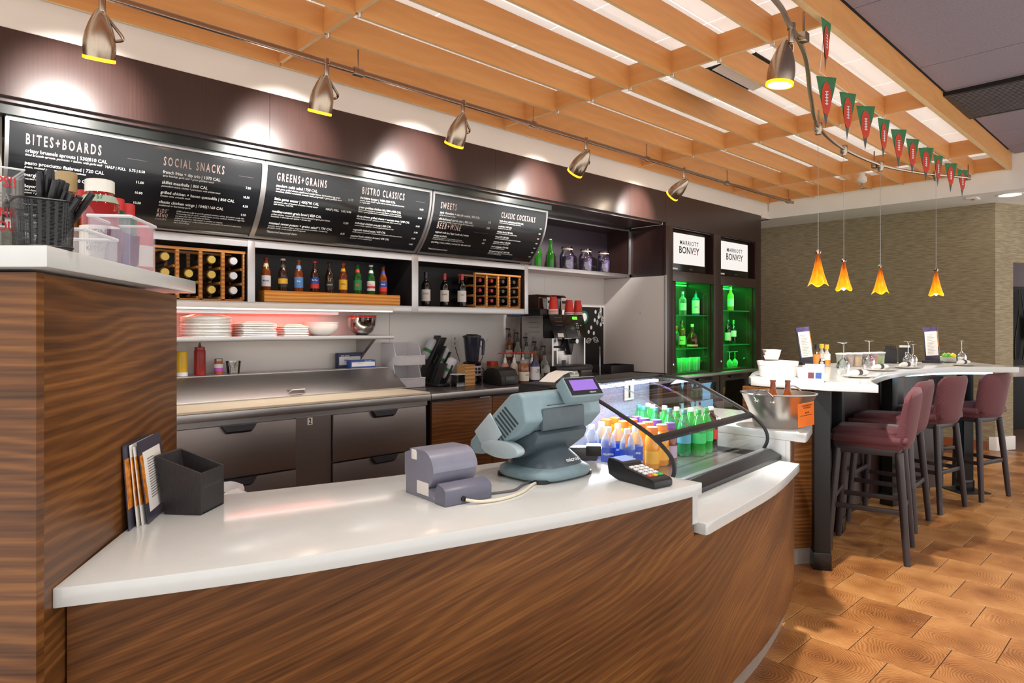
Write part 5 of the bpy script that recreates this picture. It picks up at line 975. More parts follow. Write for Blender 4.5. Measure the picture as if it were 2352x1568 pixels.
# coffee machine
cm = thing('coffee_machine', 'large steel and black automatic espresso machine', 'coffee machine', (4.445, 4.13, ZC))
Wm, Dm = .47, .40
MB().box(0, Wm, .10, Dm, .13, .60).build('body', m_steel, cm, bev=.006); MB().box(0, .02, 0, .099, .13, .39).build('side_cheek', m_steel, cm); MB().box(Wm-.02, Wm, 0, .099, .13, .39).build('side_cheek', m_steel, cm)
MB().ext([(-.03, .39), (.12, .39), (.12, .61), (.03, .61)], 0, Wm, 'X').build('front_panel', m_blackg, cm, bev=.006)
fp = lambda u, v: (u, -.032+.06*v/.22-.0015, .39+v)
def fq(a, b, c, d): return MB().add([fp(a, c), fp(b, c), fp(b, d), fp(a, d)], [(0, 1, 2, 3)])
fq(.30, .37, .175, .20).build('green_display', glow('lcd_green', (90, 240, 40), 1.6), cm)
for q in range(6): fq(.335+.022*(q % 2), .345+.022*(q % 2), .11-.02*(q//2)+.02, .12-.02*(q//2)+.02).build('button', m_white, cm)
for q in range(6): fq(.335+.022*(q % 2), .345+.022*(q % 2), .06-.018*(q//2), .069-.018*(q//2)).build('button', m_white, cm)
fq(.40, .408, .115, .123).build('green_lamp', glow('lcd_green2', (90, 240, 40), 2), cm); fq(.05, .13, .01, .045).build('maker_plate', m_white, cm); fq(.17, .175, .0, .21).build('panel_seam', m_black, cm)
for q in range(3): fq(.05, .15, .19-.035*q, .193-.035*q).build('panel_line', C('line_grey', (110, 110, 112), .4), cm)
for q in range(4): MB().box(-.001, 0, .16, .30, .58-.045*q, .583-.045*q).build('side_slot', m_black, cm)
MB().box(.02, Wm-.02, .090, .0995, .136, .389).build('back_splash', m_steel, cm); MB().box(.14, .30, .06, .0895, .14, .27).build('door_plate', m_steel, cm, bev=.004); MB().box(.20, .25, .055, .06, .14, .18).build('latch', m_black, cm)
MB().tube([(.02, .02, .31), (.12, -.01, .31), (.19, .03, .36), (.22, .06, .38)], [.008, .012, .014, .014], 8).build('steam_arm', m_black, cm); MB().ext([(.24, .38), (.34, .38), (.32, .30), (.30, .23), (.28, .23), (.26, .30)], .02, .07, 'Y').build('spout', m_black, cm, bev=.006); MB().tube([(.31, .02, .36), (.31, -.035, .36)], .022, 12).build('knob', m_steel, cm)
MB().tube([(.13, .06, .39), (.125, .05, .15)], .004, 6).build('wand', m_chrome, cm)
MB().ext([(-.07, .085), (.12, .085), (.12, .135), (-.05, .135), (-.07, .12)], -.01, Wm+.03, 'X').build('drip_tray', m_black, cm, bev=.004); MB().box(0, Wm, .12, Dm, .06, .13).build('lower_body', m_black, cm)
for x in (.05, Wm-.06):
    for y in (.02, .34): MB().lathe([(.02, 0), (.018, .09)], 12, (x, y, 0)).build('foot', m_black, cm)
for i, (x0, x1) in enumerate(((.0, .20), (.215, .40))):
    hp = MB().ext([(.17, .66), (.40, .66), (.40, .78), (.36, .80), (.20, .80), (.17, .77)], x0, x1, 'X').build('bean_hopper', liquid('brown_hopper', (48, 28, 18), .85), cm, bev=.006); MB().box((x0+x1)/2-.05, (x0+x1)/2+.05, .20, .35, .60, .66).build('hopper_neck', m_black, hp)
    MB().box(x1-.09, x1-.01, .1665, .1695, .66, .775).build('hopper_label', C('cream_label', (226, 220, 212), .6), hp); MB().box(x1-.08, x1-.02, .1655, .1665, .72, .745).build('label_print', C('navy_ink', (40, 50, 80), .5) if i else m_ink, hp)
def papercup():
    t = thing('paper_cup', '-', 'cup'); h = .125; MB().lathe([(.046, 0), (.047, .006), (.045, .008), (.031, h), (0, h)], 22).build('cup', pm('red_cup', (206, 52, 40), .45), t); MB().shell([(.0475, .0), (.048, .004), (.0475, .007)], 22).build('rim', m_white, t)
    fn = lambda u, v: (.0405*math.sin(u/.04), -.0412*math.cos(u/.04), v)
    e = MB().add([fn(.018*math.cos(q), .068+.018*math.sin(q)) for q in [2*math.pi*k/16 for k in range(16)]], [tuple(range(16))]).build('round_mark', m_white, t); MB().add([(lambda p: (p[0]*1.006, p[1]*1.012, p[2]))(fn(.010*math.cos(q), .068+.010*math.sin(q))) for q in [2*math.pi*k/12 for k in range(12)]], [tuple(range(12))]).build('mark_centre', C('mark_grey', (110, 110, 112), .5), e); return t
c0 = None
for sname, px, n in (('tall stack at the left', 1271, 4), ('middle stack', 1307, 2), ('right stack', 1327, 2)):
    for q in range(n):
        p = PY(px, 700, 4.20); o = papercup() if c0 is None else dup(c0, (0, 0, 0)); c0 = c0 or o
        o.location = (p.x, 4.20, ZC+.612+.013*q); o.rotation_euler = (0, 0, R(50)); o['label'] = '%s upside-down red paper cup in the %s on the coffee machine' % (['bottom', 'second', 'third', 'topmost'][q] if n == 4 else ['lower', 'upper'][q], sname); o['group'] = 'red paper cups'
bxp = PY(1215, 720, 4.60); carton('carton', 'blue and white carton behind the coffee machine', (4.55, 4.64, ZC+.60), .22, .14, .09, 0, C('blue_carton', (70, 80, 150), .5), C('carton_white', (222, 220, 222), .5)); 
tag(MB().box(4.44, 4.92, 4.545, 4.74, ZC, ZC+.598).build('refill_cabinet', m_steel2, bev=.006), 'steel refill cabinet behind the espresso machine', 'cabinet')
# coffee poster
PB = [PY(1326, 700, 4.745), PY(1387, 870, 4.745)]
pc = thing('coffee_poster', 'black coffee poster with a green round emblem and white leaf drawings', 'poster'); MB().box(PB[0].x, 5.965, 4.742, 4.749, .95, PB[0].z-.02).build('sheet', m_blackm, pc)
e0 = PY(1342, 728, 4.74); fn = lambda q, r: (e0.x+r*math.cos(q), 4.7405, e0.z+r*math.sin(q)); qs = [2*math.pi*k/28 for k in range(28)]
MB().add([fn(q, .07) for q in qs], [tuple(range(28))]).build('emblem', C('emblem_green', (20, 110, 80), .5), pc); MB().add([(p[0], 4.7395, p[2]) for p in [fn(q, .045) for q in qs]], [tuple(range(28))]).build('emblem_centre', m_inkw, pc)
for px, py, a, s in ((1352, 782, 200, .10), (1368, 780, -20, .11), (1378, 722, 250, .09), (1384, 735, 280, .09), (1372, 740, 260, .06), (1380, 712, 90, .06)):
    c = PY(px, py, 4.739); a = R(a); d = Vector((math.cos(a), 0, math.sin(a))); n = Vector((-d.z, 0, d.x)); k = MB()
    out = [c+d*s*(-.5+t)+n*s*.28*math.sin(math.pi*t) for t in [i/8 for i in range(9)]]+[c+d*s*(-.5+t)-n*s*.28*math.sin(math.pi*t) for t in [1-i/8 for i in range(9)]]
    k.tube(out, .0022, 5); k.tube([c-d*s*.5, c+d*s*.5], .002, 5)
    for t in (.3, .5, .7): k.tube([c+d*s*(-.5+t), c+d*s*(-.42+t)+n*s*.2], .0016, 5); k.tube([c+d*s*(-.5+t), c+d*s*(-.42+t)-n*s*.2], .0016, 5)
    k.build('leaf_drawing', m_inkw, pc)
for px, py in ((1358, 752), (1364, 765), (1352, 762), (1375, 728), (1368, 716), (1380, 745), (1366, 735)):
    c = PY(px, py, 4.7405); MB().add([(c.x+.018*math.cos(q), 4.7405, c.z+.022*math.sin(q)) for q in qs], [tuple(range(28))]).build('berry_drawing', C('chalk_white', (214, 214, 214), .6, var=.3, vs=120), pc)
lg_ = MB(); p = PX(1470, 718, 5.983); text(lg_, '8', lambda u, v: (5.983, p.y-u, p.z+v), 0, -.02, size=.05, align='CENTER'); tag(lg_.build('wall_clip_mark', C('pale_mark', (190, 186, 190), .3)), 'small faint figure eight mark on the white side panel', 'mark')
bx = thing('black_bin', 'low black open bin at the right end of the rear worktop', 'bin', ctr(1408, 4.45)); MB().box(-.20, .20, -.13, -.12, 0, .085).build('front', m_black, bx); MB().box(-.20, .20, .12, .13, 0, .085).build('back', m_black, bx)
for s in (-1, 1): MB().box(s*.195-.005, s*.195+.005, -.12, .12, 0, .085).build('side', m_black, bx)
MB().box(-.19, .19, -.12, .12, 0, .01).build('bottom', m_black, bx)
spd = thing('order_spike', 'thin upright metal order spike beside the coffee machine', 'spike', ctr(1378, 4.12)); MB().lathe([(.04, 0), (.04, .006), (.004, .01), (.0025, .3), (0, .305)], 12).build('spike', m_chrome, spd)
# ------------------------------------------------------------------ on top of the display case
prl = thing('paper_roll', 'white receipt paper roll lying on the display case', 'paper roll', tuple((CO+UU*.20+VV*.70).to_3d()+Vector((0, 0, 1.1455))), CA)
MB().tube([(.02, 0, .022), (.09, 0, .022)], .022, 20).build('roll', C('roll_silver', (170, 168, 160), .3, metal=.5), prl); MB().ext([(-.10, .001), (-.03, .035), (.03, .046), (.055, .04), (.06, .02), (.056, .02), (.05, .038), (.02, .043), (-.03, .032)], -.02, .07, 'Y').build('paper_sheet', m_white, prl)
# ------------------------------------------------------------------ drinks in the display case
def incase(px, py, ztop, h):
    p = PZ(px, py, ztop); return Vector((p.x, p.y, .7962))
DK = .7705
CASED = []
def cplan(px, py, h):
    p = PZ(px, py, DK+h); q = Vector((p.x, p.y))-CO; CASED.append([q.dot(UU), q.dot(VV)]); return len(CASED)-1
def crelax():
    for it in range(200):
        for i, a in enumerate(CASED):
            for b in CASED[i+1:]:
                dx, dy = b[0]-a[0], b[1]-a[1]; dd = math.hypot(dx, dy) or 1e-4
                if dd < .0705: f = (.0705-dd)/2/dd; a[0] -= dx*f; a[1] -= dy*f; b[0] += dx*f; b[1] += dy*f
        for a in CASED: a[0] = min(max(a[0], .05), .905); a[1] = min(max(a[1], .12), .615)
def cased(i):
    v = CO+UU*CASED[i][0]+VV*CASED[i][1]; return (v.x, v.y, DK)
a_water = liquid('water_pet', (214, 226, 240), .10, (240, 246, 252)); m_wl = C('water_blue', (34, 76, 190), .35); m_wc = C('cap_white', (232, 232, 234), .35)
WT = [(1336, 980), (1359, 974), (1382, 968), (1397, 980), (1419, 972), (1441, 984), (1459, 978)]
jj = [(1392, 962, 0), (1412, 958, 0), (1432, 966, 0), (1452, 962, 0), (1470, 972, 0), (1488, 968, 0), (1498, 980, 0), (1520, 974, 0), (1424, 952, 1), (1455, 955, 1), (1482, 960, 1), (1506, 963, 1), (1539, 970, 1)]
ss = [(1441, 927, 2), (1466, 924, 1), (1475, 931, 2), (1494, 928, 1), (1504, 935, 2), (1523, 931, 1), (1536, 937, 2), (1554, 934, 1), (1573, 940, 2), (1587, 936, 1), (1603, 940, 0), (1622, 936, 0), (1638, 932, 3)]
WI = [cplan(a, b, .195) for a, b in WT]; JI = [cplan(a, b, .185) for a, b, c in jj]; SI = [cplan(a, b, .225) for a, b, c in ss]; crelax()
for i, (px, py) in enumerate(WT):
    bottle('water_bottle', '%s water bottle with a blue label reading AQUAFINA in the display case' % ['first', 'second', 'third', 'fourth', 'fifth', 'sixth', 'seventh'][i], 'bottle', cased(WI[i]), 'water', .195, .033, a_water, m_wc, (.89, 1.0), .42, m_wl, (.24, .56), ('AQUAFINA', .40, .0125), m_inkw, group='water bottles in the case')
m_oc = C('orange_cap', (238, 132, 40), .35); a_oj = liquid('orange_juice', (244, 164, 40), .85); m_ol = C('juice_label', (240, 180, 60), .5); m_pc = C('purple_cap', (104, 70, 168), .35); a_gj = liquid('berry_juice', (150, 90, 80), .75)
for i, (px, py, k) in enumerate(jj):
    bottle('juice_bottle', '%s %s juice bottle in the display case, counted from the till' % (['first', 'second', 'third', 'fourth', 'fifth', 'sixth', 'seventh', 'eighth'][i if not k else i-8], 'purple-capped' if k else 'orange-capped'), 'bottle', cased(JI[i]), 'juice', .185, .032, a_gj if k else a_oj, m_pc if k else m_oc, (.86, 1.0), .8, C('berry_label', (196, 176, 206), .5) if k else m_ol, (.14, .44), group='purple-capped juices' if k else 'orange-capped juices')
a_sp = liquid('green_soda', (40, 190, 70), .5); a_gin = liquid('ginger_soda', (60, 180, 110), .4); a_cola = liquid('cola', (40, 20, 16), .85)
for i, (px, py, k) in enumerate(ss):
    bottle('soda_bottle', '%s soda bottle from the till with a %s cap in the display case' % (['first', 'second', 'third', 'fourth', 'fifth', 'sixth', 'seventh', 'eighth', 'ninth', 'tenth', 'eleventh', 'twelfth', 'thirteenth'][i], ['green', 'white', 'teal', 'white'][k]), 'bottle', cased(SI[i]), 'soda', .225, .034, a_cola if k == 3 else a_sp if k < 2 else a_gin, [C('cap_green', (40, 170, 80), .35), m_wc, C('cap_teal', (60, 140, 140), .35), m_wc][k], (.92, 1.0), .4, [C('soda_label_g', (60, 200, 110), .5), C('soda_label_y', (120, 210, 90), .5), C('soda_label_t', (90, 170, 190), .5), C('cola_label', (200, 60, 50), .5)][k], (.28, .5), group='soda bottles in the case')
nc = thing('number_card', 'white card with a black number one at the back of the display case', 'sign', tuple((CO+UU*.70+VV*.652).to_3d()+Vector((0, 0, 1.02))), CA); MB().box(-.045, .045, 0, .003, 0, .105).build('card', m_white, nc); text(MB(), '1', lambda u, v: (u, -.001, v), 0, .015, size=.10, off=.03, align='CENTER').build('digit', m_ink, nc)
# ------------------------------------------------------------------ till and payment things on the counter
ZT = .9105
m_pos = pm('till_grey_blue', (128, 152, 160), .38, var=.04, vs=40, bump=.15, bs=700); m_posd = pm('till_dark_slate', (74, 88, 96), .35, var=.05, vs=40, bump=.15, bs=700)
ps = thing('till', 'grey-blue point of sale terminal with a purple customer display', 'till', (1.60, 1.46, ZT))
def sup(a, b, n=28, e=3.): return [(a*math.copysign(abs(math.cos(q))**(2/e), math.cos(q)), b*math.copysign(abs(math.sin(q))**(2/e), math.sin(q))) for q in [2*math.pi*k/n for k in range(n)]]
def loft(secs): 
    n = len(secs[0][0]); m = MB(); vs = []
    for poly, z, ox, oy in secs: vs += [(x+ox, y+oy, z) for x, y in poly]
    fs = [(i*n+k, i*n+(k+1) % n, (i+1)*n+(k+1) % n, (i+1)*n+k) for i in range(len(secs)-1) for k in range(n)]+[tuple(range(n-1, -1, -1)), tuple(range((len(secs)-1)*n, len(secs)*n))]
    return m.add(vs, fs)
loft([(sup(.135, .125), .006, 0, .06), (sup(.14, .13), .012, 0, .06), (sup(.138, .128), .028, 0, .06), (sup(.115, .11), .042, 0, .06)]).build('base', m_pos, ps, ang=60)
loft([(sup(.118, .112), .034, 0, .06), (sup(.105, .10), .055, 0, .06), (sup(.075, .07), .09, 0, .07), (sup(.055, .042), .12, 0, .08), (sup(.055, .038), .15, 0, .08)]).build('pedestal', m_posd, ps, ang=60)
for x in (-.10, .10): MB().lathe([(.03, 0), (.03, .012)], 12, (x, -.02, 0)).lathe([(.03, 0), (.03, .012)], 12, (x, .14, 0)).build('foot_pads', m_black, ps)
text(MB(), 'micros', lambda u, v: (u, -.048+.45*v, .0565+.7*v), .02, 0, size=.022, off=.02, align='CENTER').build('lettering', m_inkw, ps)
bprof = [(-.045, .20), (-.03, .275), (-.01, .288), (.03, .28), (.22, .115), (.225, .095), (.20, .072), (.17, .075), (.0, .155)]
bd = MB().ext(bprof, -.19, .17, 'X').build('screen_body', m_pos, ps, bev=.017, seg=3)
MB().ext([(-.02, .165), (.16, .08), (.13, .062), (.05, .07), (-.02, .12), (-.035, .15)], -.13, .11, 'X').build('under_cover', m_posd, ps, bev=.01)
MB().box(-.12, .08, -.047, -.03, .165, .235).build('rear_cover', m_posd, ps, bev=.012)
for q in range(9): MB().obox((-.1915, .02+.011*q, .215-.0095*q), .003, .005, .075, 0, R(-52)).build('vent_slot', C('vent_dark', (50, 60, 66), .5), bd)
MB().obox((-.194, .125, .15), .006, .10, .085, 0, R(-42)).build('side_cover', C('till_pale', (168, 184, 190), .35), bd, bev=.003)
MB().ext([(k*.085+.03, .105+z*.05) for k, z in sup(1, .55, 20, 2)], -.20, -.165, 'X').mul(Matrix.Translation((0, .04, 0))).build('hinge_paddle', C('till_pale', (168, 184, 190), .35), ps, bev=.004)
MB().box(-.10, -.02, -.0475, -.046, .243, .2455).build('seam', m_black, bd)
cdp = thing('customer_display', 'tilted grey customer display with a purple screen on top of the till', 'display', (1.635, 1.40, ZT+.282), R(-6)); cdp.scale = (.86, .86, .86)
Md = Matrix.Rotation(R(-38), 4, 'X'); MB().box(-.085, .085, -.032, .02, -.045, .045).mul(Md).build('housing', m_pos, cdp, bev=.01); MB().tube([(0, .03, -.05), (0, .06, -.02)], .02, 10).build('mount', m_posd, cdp)
MB().box(-.078, .078, -.0332, -.031, -.036, .038).mul(Md).build('bezel', m_black, cdp); sc_ = MB().add([(-.062, -.0337, -.018), (.062, -.0337, -.018), (.062, -.0337, .028), (-.062, -.0337, .028)], [(0, 1, 2, 3)]).mul(Md).build('screen', flat('purple_screen', (176, 128, 236), .8), cdp); kk = MB(); text(kk, 'micros', lambda u, v: (u, -.0336, v), .03, -.031, size=.012, align='CENTER'); kk.mul(Md).build('lettering', m_inkw, cdp)
# slip printer
m_prn = pm('printer_slate', (126, 126, 142), .32, var=.04, vs=40)
pr_ = thing('slip_printer', 'slate grey receipt printer on the white counter beside the till', 'printer', (1.185, 1.415, ZT), R(-4))
MB().ext([(.055, 0), (.215, 0), (.215, .05), (.222, .055), (.222, .118), (.19, .128), (.12, .132)]+[(.12-.052*math.sin(q), .08+.052*math.cos(q)) for q in [math.pi*i/14*.85 for i in range(1, 15)]]+[(.09, .03)], -.075, .075, 'X').build('case', m_prn, pr_, ang=50)
MB().ext([(-.0, 0), (.056, 0), (.056, .03), (.04, .058), (.012, .05), (0, .042)], -.08, .08, 'X').build('cable_cover', pm('printer_slate_dark', (104, 104, 122), .32), pr_, bev=.004); MB().lathe([(.008, -.001), (.008, .004)], 12, M=Matrix.Translation((-.02, 0, .014)) @ Matrix.Rotation(R(90), 4, 'X')).build('cable_hole', m_black, pr_)
MB().ext([(.19, .1285), (.19, .1345)]+[(.12-.056*math.sin(q), .08+.0565*math.cos(q)) for q in [math.pi*i/14*.5 for i in range(0, 15)]]+[(.12-.0505*math.sin(q), .08+.0505*math.cos(q)) for q in [math.pi*i/14*.5 for i in range(14, -1, -1)]], -.0765, .0765, 'X').build('paper_cover', m_prn, pr_, ang=50); MB().box(-.0775, -.0755, .09, .15, .012, .048).build('rating_label', m_white, pr_); MB().box(-.078, -.06, .155, .18, .105, .134).build('release_tab', m_white, pr_, bev=.002)
for z in (.03, .06): MB().tube([(.075, .10, z), (.085, .10, z), (.088, .105, z-.008)], .004, 6).build('connector', m_black, pr_)
cb_ = thing('till_cable', 'white and grey cables running from the slip printer to the till', 'cable')
c0_ = [(1.168, 1.41, ZT+.012), (1.20, 1.385, ZT+.006), (1.27, 1.37, ZT+.004), (1.36, 1.385, ZT+.004), (1.45, 1.43, ZT+.004), (1.52, 1.45, ZT+.005)]
MB().tube(spline(c0_, 6), .0045, 8).build('white_cable', C('cable_cream', (226, 218, 196), .4), cb_); MB().tube(spline([(1.28, 1.44, ZT+.004), (1.36, 1.42, ZT+.004), (1.43, 1.45, ZT+.004), (1.52, 1.475, ZT+.005)], 6), .0035, 8).build('grey_cable', C('cable_grey', (100, 98, 100), .4), cb_)
# card reader
cr = thing('card_reader', 'black card payment terminal with white keys at the counter end', 'card reader', (1.735, 1.235, ZT), R(-8))
MB().ext([(-.10, .002), (-.10, .022), (-.09, .028), (.02, .046), (.035, .058), (.10, .066), (.105, .05), (.10, .012), (.06, .0), (-.09, .0)], -.041, .041, 'X').build('case', m_black, cr, bev=.006)
MB().obox((0, .068, .0632), .06, .045, .002, 0, R(7)).build('screen', glow('reader_screen', (130, 150, 200), .55), cr)
for r_ in range(5):
    for q in range(3):
        kcol = m_inkw if r_ < 4 else [C('key_red', (230, 90, 50), .4), C('key_yellow', (236, 200, 50), .4), C('key_green', (40, 190, 110), .4)][q]
        y = .012-.019*r_; z = .0445+(y-.012)*.164+.001; MB().obox((-.022+.022*q, y, z), .017, .012, .006, 0, R(9.3)).build('key', kcol, cr, bev=.0012)
MB().tube(spline([(1.76, 1.34, ZT+.02), (1.78, 1.42, ZT+.005), (1.74, 1.5, ZT+.005), (1.70, 1.56, ZT+.005)], 5), .003, 6)
hs = thing('barcode_scanner', 'black hand-held swipe reader lying between the till and the display case', 'scanner', (1.845, 1.625, ZT), R(-50))
MB().ext([(-.12, .0), (.10, .0), (.11, .035), (.09, .05), (-.02, .046), (-.10, .03), (-.125, .012)], -.03, .03, 'Y').build('body', pm('scanner_grey', (66, 64, 66), .25), hs, bev=.006); MB().box(.06, .115, -.034, .034, .018, .055).build('head', m_black, hs, bev=.005); MB().box(.114, .117, -.022, .022, .024, .045).build('window', m_steel, hs)
MB().tube(spline([(-.115, 0, .012), (-.14, .01, .006), (-.15, -.05, .005), (-.10, -.11, .005)], 5), .003, 6).build('cable', m_black, hs)
# leaning menus and card holder
mn_n = Vector((.853, -.522))
for i, (off, al, hh, lab) in enumerate([(.016, .0, .205, 'food menu with a burger photo leaning against the walnut pier, rearmost'), (.024, .012, .2, 'menu sheet second from the pier'), (.033, .02, .195, 'menu sheet third from the pier'), (.043, .03, .205, 'front leaning menu with a white text page and dark border')]):
    b0 = Vector((.415, 1.788))+A2*al+mn_n*off+A2*(.02 if i else 0); t = thing('leaning_menu', lab, 'menu', (b0.x, b0.y, ZT), math.atan2(A2.y, A2.x), group='menus leaning on the pier'); tl = Matrix.Rotation(R(-4-1.0*i), 4, 'X')
    MB().box(0, .18, -.0015, 0, 0, hh).mul(tl).build('sheet', C('menu_navy', (60, 58, 74), .3) if i in (0, 3) else m_white, t)
    MB().box(.004, .05, -.0022, -.0016, .05, .17).mul(tl).build('food_photo', C('burger_orange', (226, 130, 40), .3, var=.6, vs=60), t)
    if i == 3:
        MB().box(.025, .16, -.0024, -.0017, .025, .175).mul(tl).build('text_page', m_white, t); k = MB()
        for q in range(16): k.box(.05, .10+.03*((q*7) % 3)/3, -.0029, -.0025, .055+.0065*q, .0575+.0065*q)
        k.mul(tl).build('print_line', C('print_grey', (120, 118, 120), .6), t)
hx = Vector((.66, -.75)).normalized(); hy = Vector((.593, .805)).normalized()
hd = thing('card_holder', 'black stained wooden card holder at the back of the counter', 'holder', (.535, 1.875, ZT), math.atan2(hx.y, hx.x)); m_bw = pm('black_stained_oak', (42, 38, 40), .5, var=.25, vs=20, stretch=(12, 12, 2), bump=.3, bs=120)
hp_ = [(.0, 0), (.10, 0), (.10, .108), (-.028, .152)]
for y0, y1 in ((0, .007), (.108, .115)): MB().ext(hp_, y0, y1, 'Y').build('side', m_bw, hd, bev=.0008)
MB().box(.093, .10, .007, .108, 0, .107).build('front', m_bw, hd); MB().box(0, .1, .007, .108, 0, .006).build('bottom', m_bw, hd); MB().add([(0, .007, 0), (0, .108, 0), (-.028, .108, .152), (-.028, .007, .152), (.007, .007, 0), (.007, .108, 0), (-.021, .108, .15), (-.021, .007, .15)], [(0, 3, 2, 1), (4, 5, 6, 7), (0, 4, 7, 3), (1, 2, 6, 5), (3, 7, 6, 2)]).build('back', m_bw, hd)
text(MB(), 'BISTRO BUSINESS', lambda u, v: (.1008, .0575+u, .065+v), 0, 0, size=.011, align='CENTER').build('lettering', C('engraved', (90, 84, 88), .5), hd)
# waste bin behind the counter
wbn = thing('waste_bin', 'waste bin lined with a white bag behind the counter', 'waste bin', (1.12, 3.30, 0)); MB().lathe([(.15, 0), (.18, .56), (.175, .56), (.146, .01), (0, .01)], 20).build('bin', m_black, wbn)
vs = []; n = 32
MB().add([((r+.012*math.sin(7*a)*k)*math.cos(a), (r+.012*math.sin(7*a+1)*k)*math.sin(a), z+.01*math.sin(5*a)*k) for a in [2*math.pi*i/n for i in range(n)] for r, z, k in ((.187, .45, 1), (.19, .53, 1), (.188, .60, 1), (.15, .625, .6), (.12, .58, .3))], [(i*5+q, i*5+q+1, ((i+1) % n)*5+q+1, ((i+1) % n)*5+q) for i in range(n) for q in range(4)]).build('liner', C('bag_white', (222, 220, 222), .4), wbn)
# ------------------------------------------------------------------ on the walnut pier
ZP = 1.5415
def onpier(a, b): v = k0+Vector((.538, .843))*a+B2*b; return Vector((v.x, v.y, ZP))
p = onpier(.075, .176); tj = thing('tip_box', 'clear acrylic tip box with red lettering TIPS THANK YOU', 'tip box', p, facing(p)+R(8))
for a, b, c, d in ((-.07, .07, -.05, -.047), (-.07, .07, .047, .05), (-.07, -.067, -.047, .047), (.067, .07, -.047, .047)): MB().box(a, b, c, d, .003, .15).build('wall', m_glass, tj)
MB().box(-.067, .067, -.047, .047, 0, .003).build('bottom', m_glass, tj); MB().tube([(-.07, -.05, .15), (.07, -.05, .15), (.07, .05, .15), (-.07, .05, .15)], .002, 6, True).build('rim', milky('rim_plastic2', (240, 240, 244), .6), tj)
m_redi = C('red_marker', (196, 40, 44), .5)
for s, z, sz, cl_ in (('TIPS!!', .115, .027, m_redi), ('GREAT', .088, .022, C('grey_marker', (130, 126, 124), .5)), ('THANK', .06, .024, m_redi), ('YOU', .034, .026, m_redi)): text(MB(), s, lambda u, v: (u, -.0508, v), .058, z, size=sz, xs=.75, off=.02, align='RIGHT').build('lettering', cl_, tj)
for i in range(3): MB().obox((-.01+.02*i, -.02+.02*i, .018+.006*i), .10, .003, .04, R(12*i), R(8)).build('banknote', C('note_grey', (150, 150, 138), .7, var=.4, vs=60), tj)
p = onpier(.085, .05); mc = thing('mesh_cup', 'black wire mesh cup full of black straws on the walnut pier', 'pencil cup', p)
def meshmat():
    m, t, b, N, L = nmat('wire_mesh'); out = t.nodes['Material Output']; tc = N('ShaderNodeTexCoord'); mp = N('ShaderNodeMapping'); mp.inputs['Scale'].default_value = (62, 34, 1); L(tc.outputs['UV'], mp.inputs[0]); ch = N('ShaderNodeTexVoronoi'); ch.feature = 'DISTANCE_TO_EDGE'; ch.inputs['Randomness'].default_value = .15; ch.inputs['Scale'].default_value = 1; L(mp.outputs[0], ch.inputs['Vector'])
    g = N('ShaderNodeMath'); g.operation = 'LESS_THAN'; g.inputs[1].default_value = .22; L(ch.outputs['Distance'], g.inputs[0]); x = N('ShaderNodeBsdfTransparent'); mx = N('ShaderNodeMixShader'); b.inputs['Base Color'].default_value = lin((26, 25, 27)); b.inputs['Roughness'].default_value = .35; L(g.outputs[0], mx.inputs[0]); L(x.outputs[0], mx.inputs[1]); L(b.outputs[0], mx.inputs[2]); L(mx.outputs[0], out.inputs[0]); return m
n = 32; sq = sup(.047, .047, n, 5.); m_ = MB(); m_.add([(x*.92, y*.92, .004) for x, y in sq]+[(x, y, .088) for x, y in sq], [(i, (i+1) % n, n+(i+1) % n, n+i) for i in range(n)], [[(i/n, 0), ((i+1)/n, 0), ((i+1)/n, 1), (i/n, 1)] for i in range(n)]); m_.build('mesh_wall', meshmat(), mc)
MB().tube([(x, y, .088) for x, y in sq], .0022, 6, True).build('rim', m_black, mc); MB().tube([(x*.92, y*.92, .004) for x, y in sq], .0022, 6, True).build('lower_rim', m_black, mc); MB().prism([(x*.92, y*.92) for x, y in sq], 0, .003).build('bottom', m_black, mc)
random.seed(3)
for i in range(17):
    a = random.uniform(0, 6.28); r0 = random.uniform(0, .022); x, y = r0*math.cos(a), r0*math.sin(a); lx = random.uniform(-.03, .05) if i < 11 else random.uniform(.03, .075); ly = random.uniform(-.03, .03); L_ = random.uniform(.125, .16)
    e_ = Vector((x*.5+lx*.72-ly*.3, y*.5-lx*.69, L_-abs(lx)*.6))
    tt = thing('wrapped_straw', 'black wrapped straw number %s across the mesh cup' % (i+1), 'straw', p, 0, 'straws in the mesh cup'); tt['label'] = 'black wrapped straw %s' % ['at the left of the mesh cup', 'leaning left in the mesh cup', 'upright in the mesh cup', 'leaning towards the tip box', 'at the back of the mesh cup', 'tallest in the mesh cup', 'beside the tallest one in the mesh cup', 'in the middle of the mesh cup', 'behind the middle one in the mesh cup', 'at the near wall of the mesh cup', 'by the cup rim', 'leaning right, lowest in the mesh cup', 'leaning right, second lowest in the mesh cup', 'leaning right, third lowest in the mesh cup', 'leaning right over the cup rim', 'leaning right towards the ketchup bottle', 'leaning farthest right in the mesh cup'][i]
    MB().tube([(x, y, .005), tuple(Vector((x, y, .005)).lerp(e_, .72)), tuple(Vector((x, y, .005)).lerp(e_, .73)), tuple(e_)], [.0055, .0055, .0065, .0058], 8).build('wrapper', C('straw_black', (34, 33, 36), .4), tt)
def onp_px(px, d): s_ = (px-CX)/F; return Vector((FW[0]*d+s_*RT[0]*d, FW[1]*d+s_*RT[1]*d, ZP))
kt = bottle('ketchup_bottle', 'large red ketchup bottle with a white cap labelled HEINZ TOMATO KETCHUP', 'bottle', onp_px(229, 1.66), 'juice', .225, .043, liquid('ketchup_full', (150, 22, 16), .85), C('cap_offwhite', (226, 224, 214), .35), (.86, 1.0), .76, C('keystone_white', (232, 228, 216), .5), (.10, .48), ('HEINZ', .37, .021), m_ink, C('neck_green', (150, 170, 150), .5), (.74, .82), text2=('TOMATO', .27, .019))
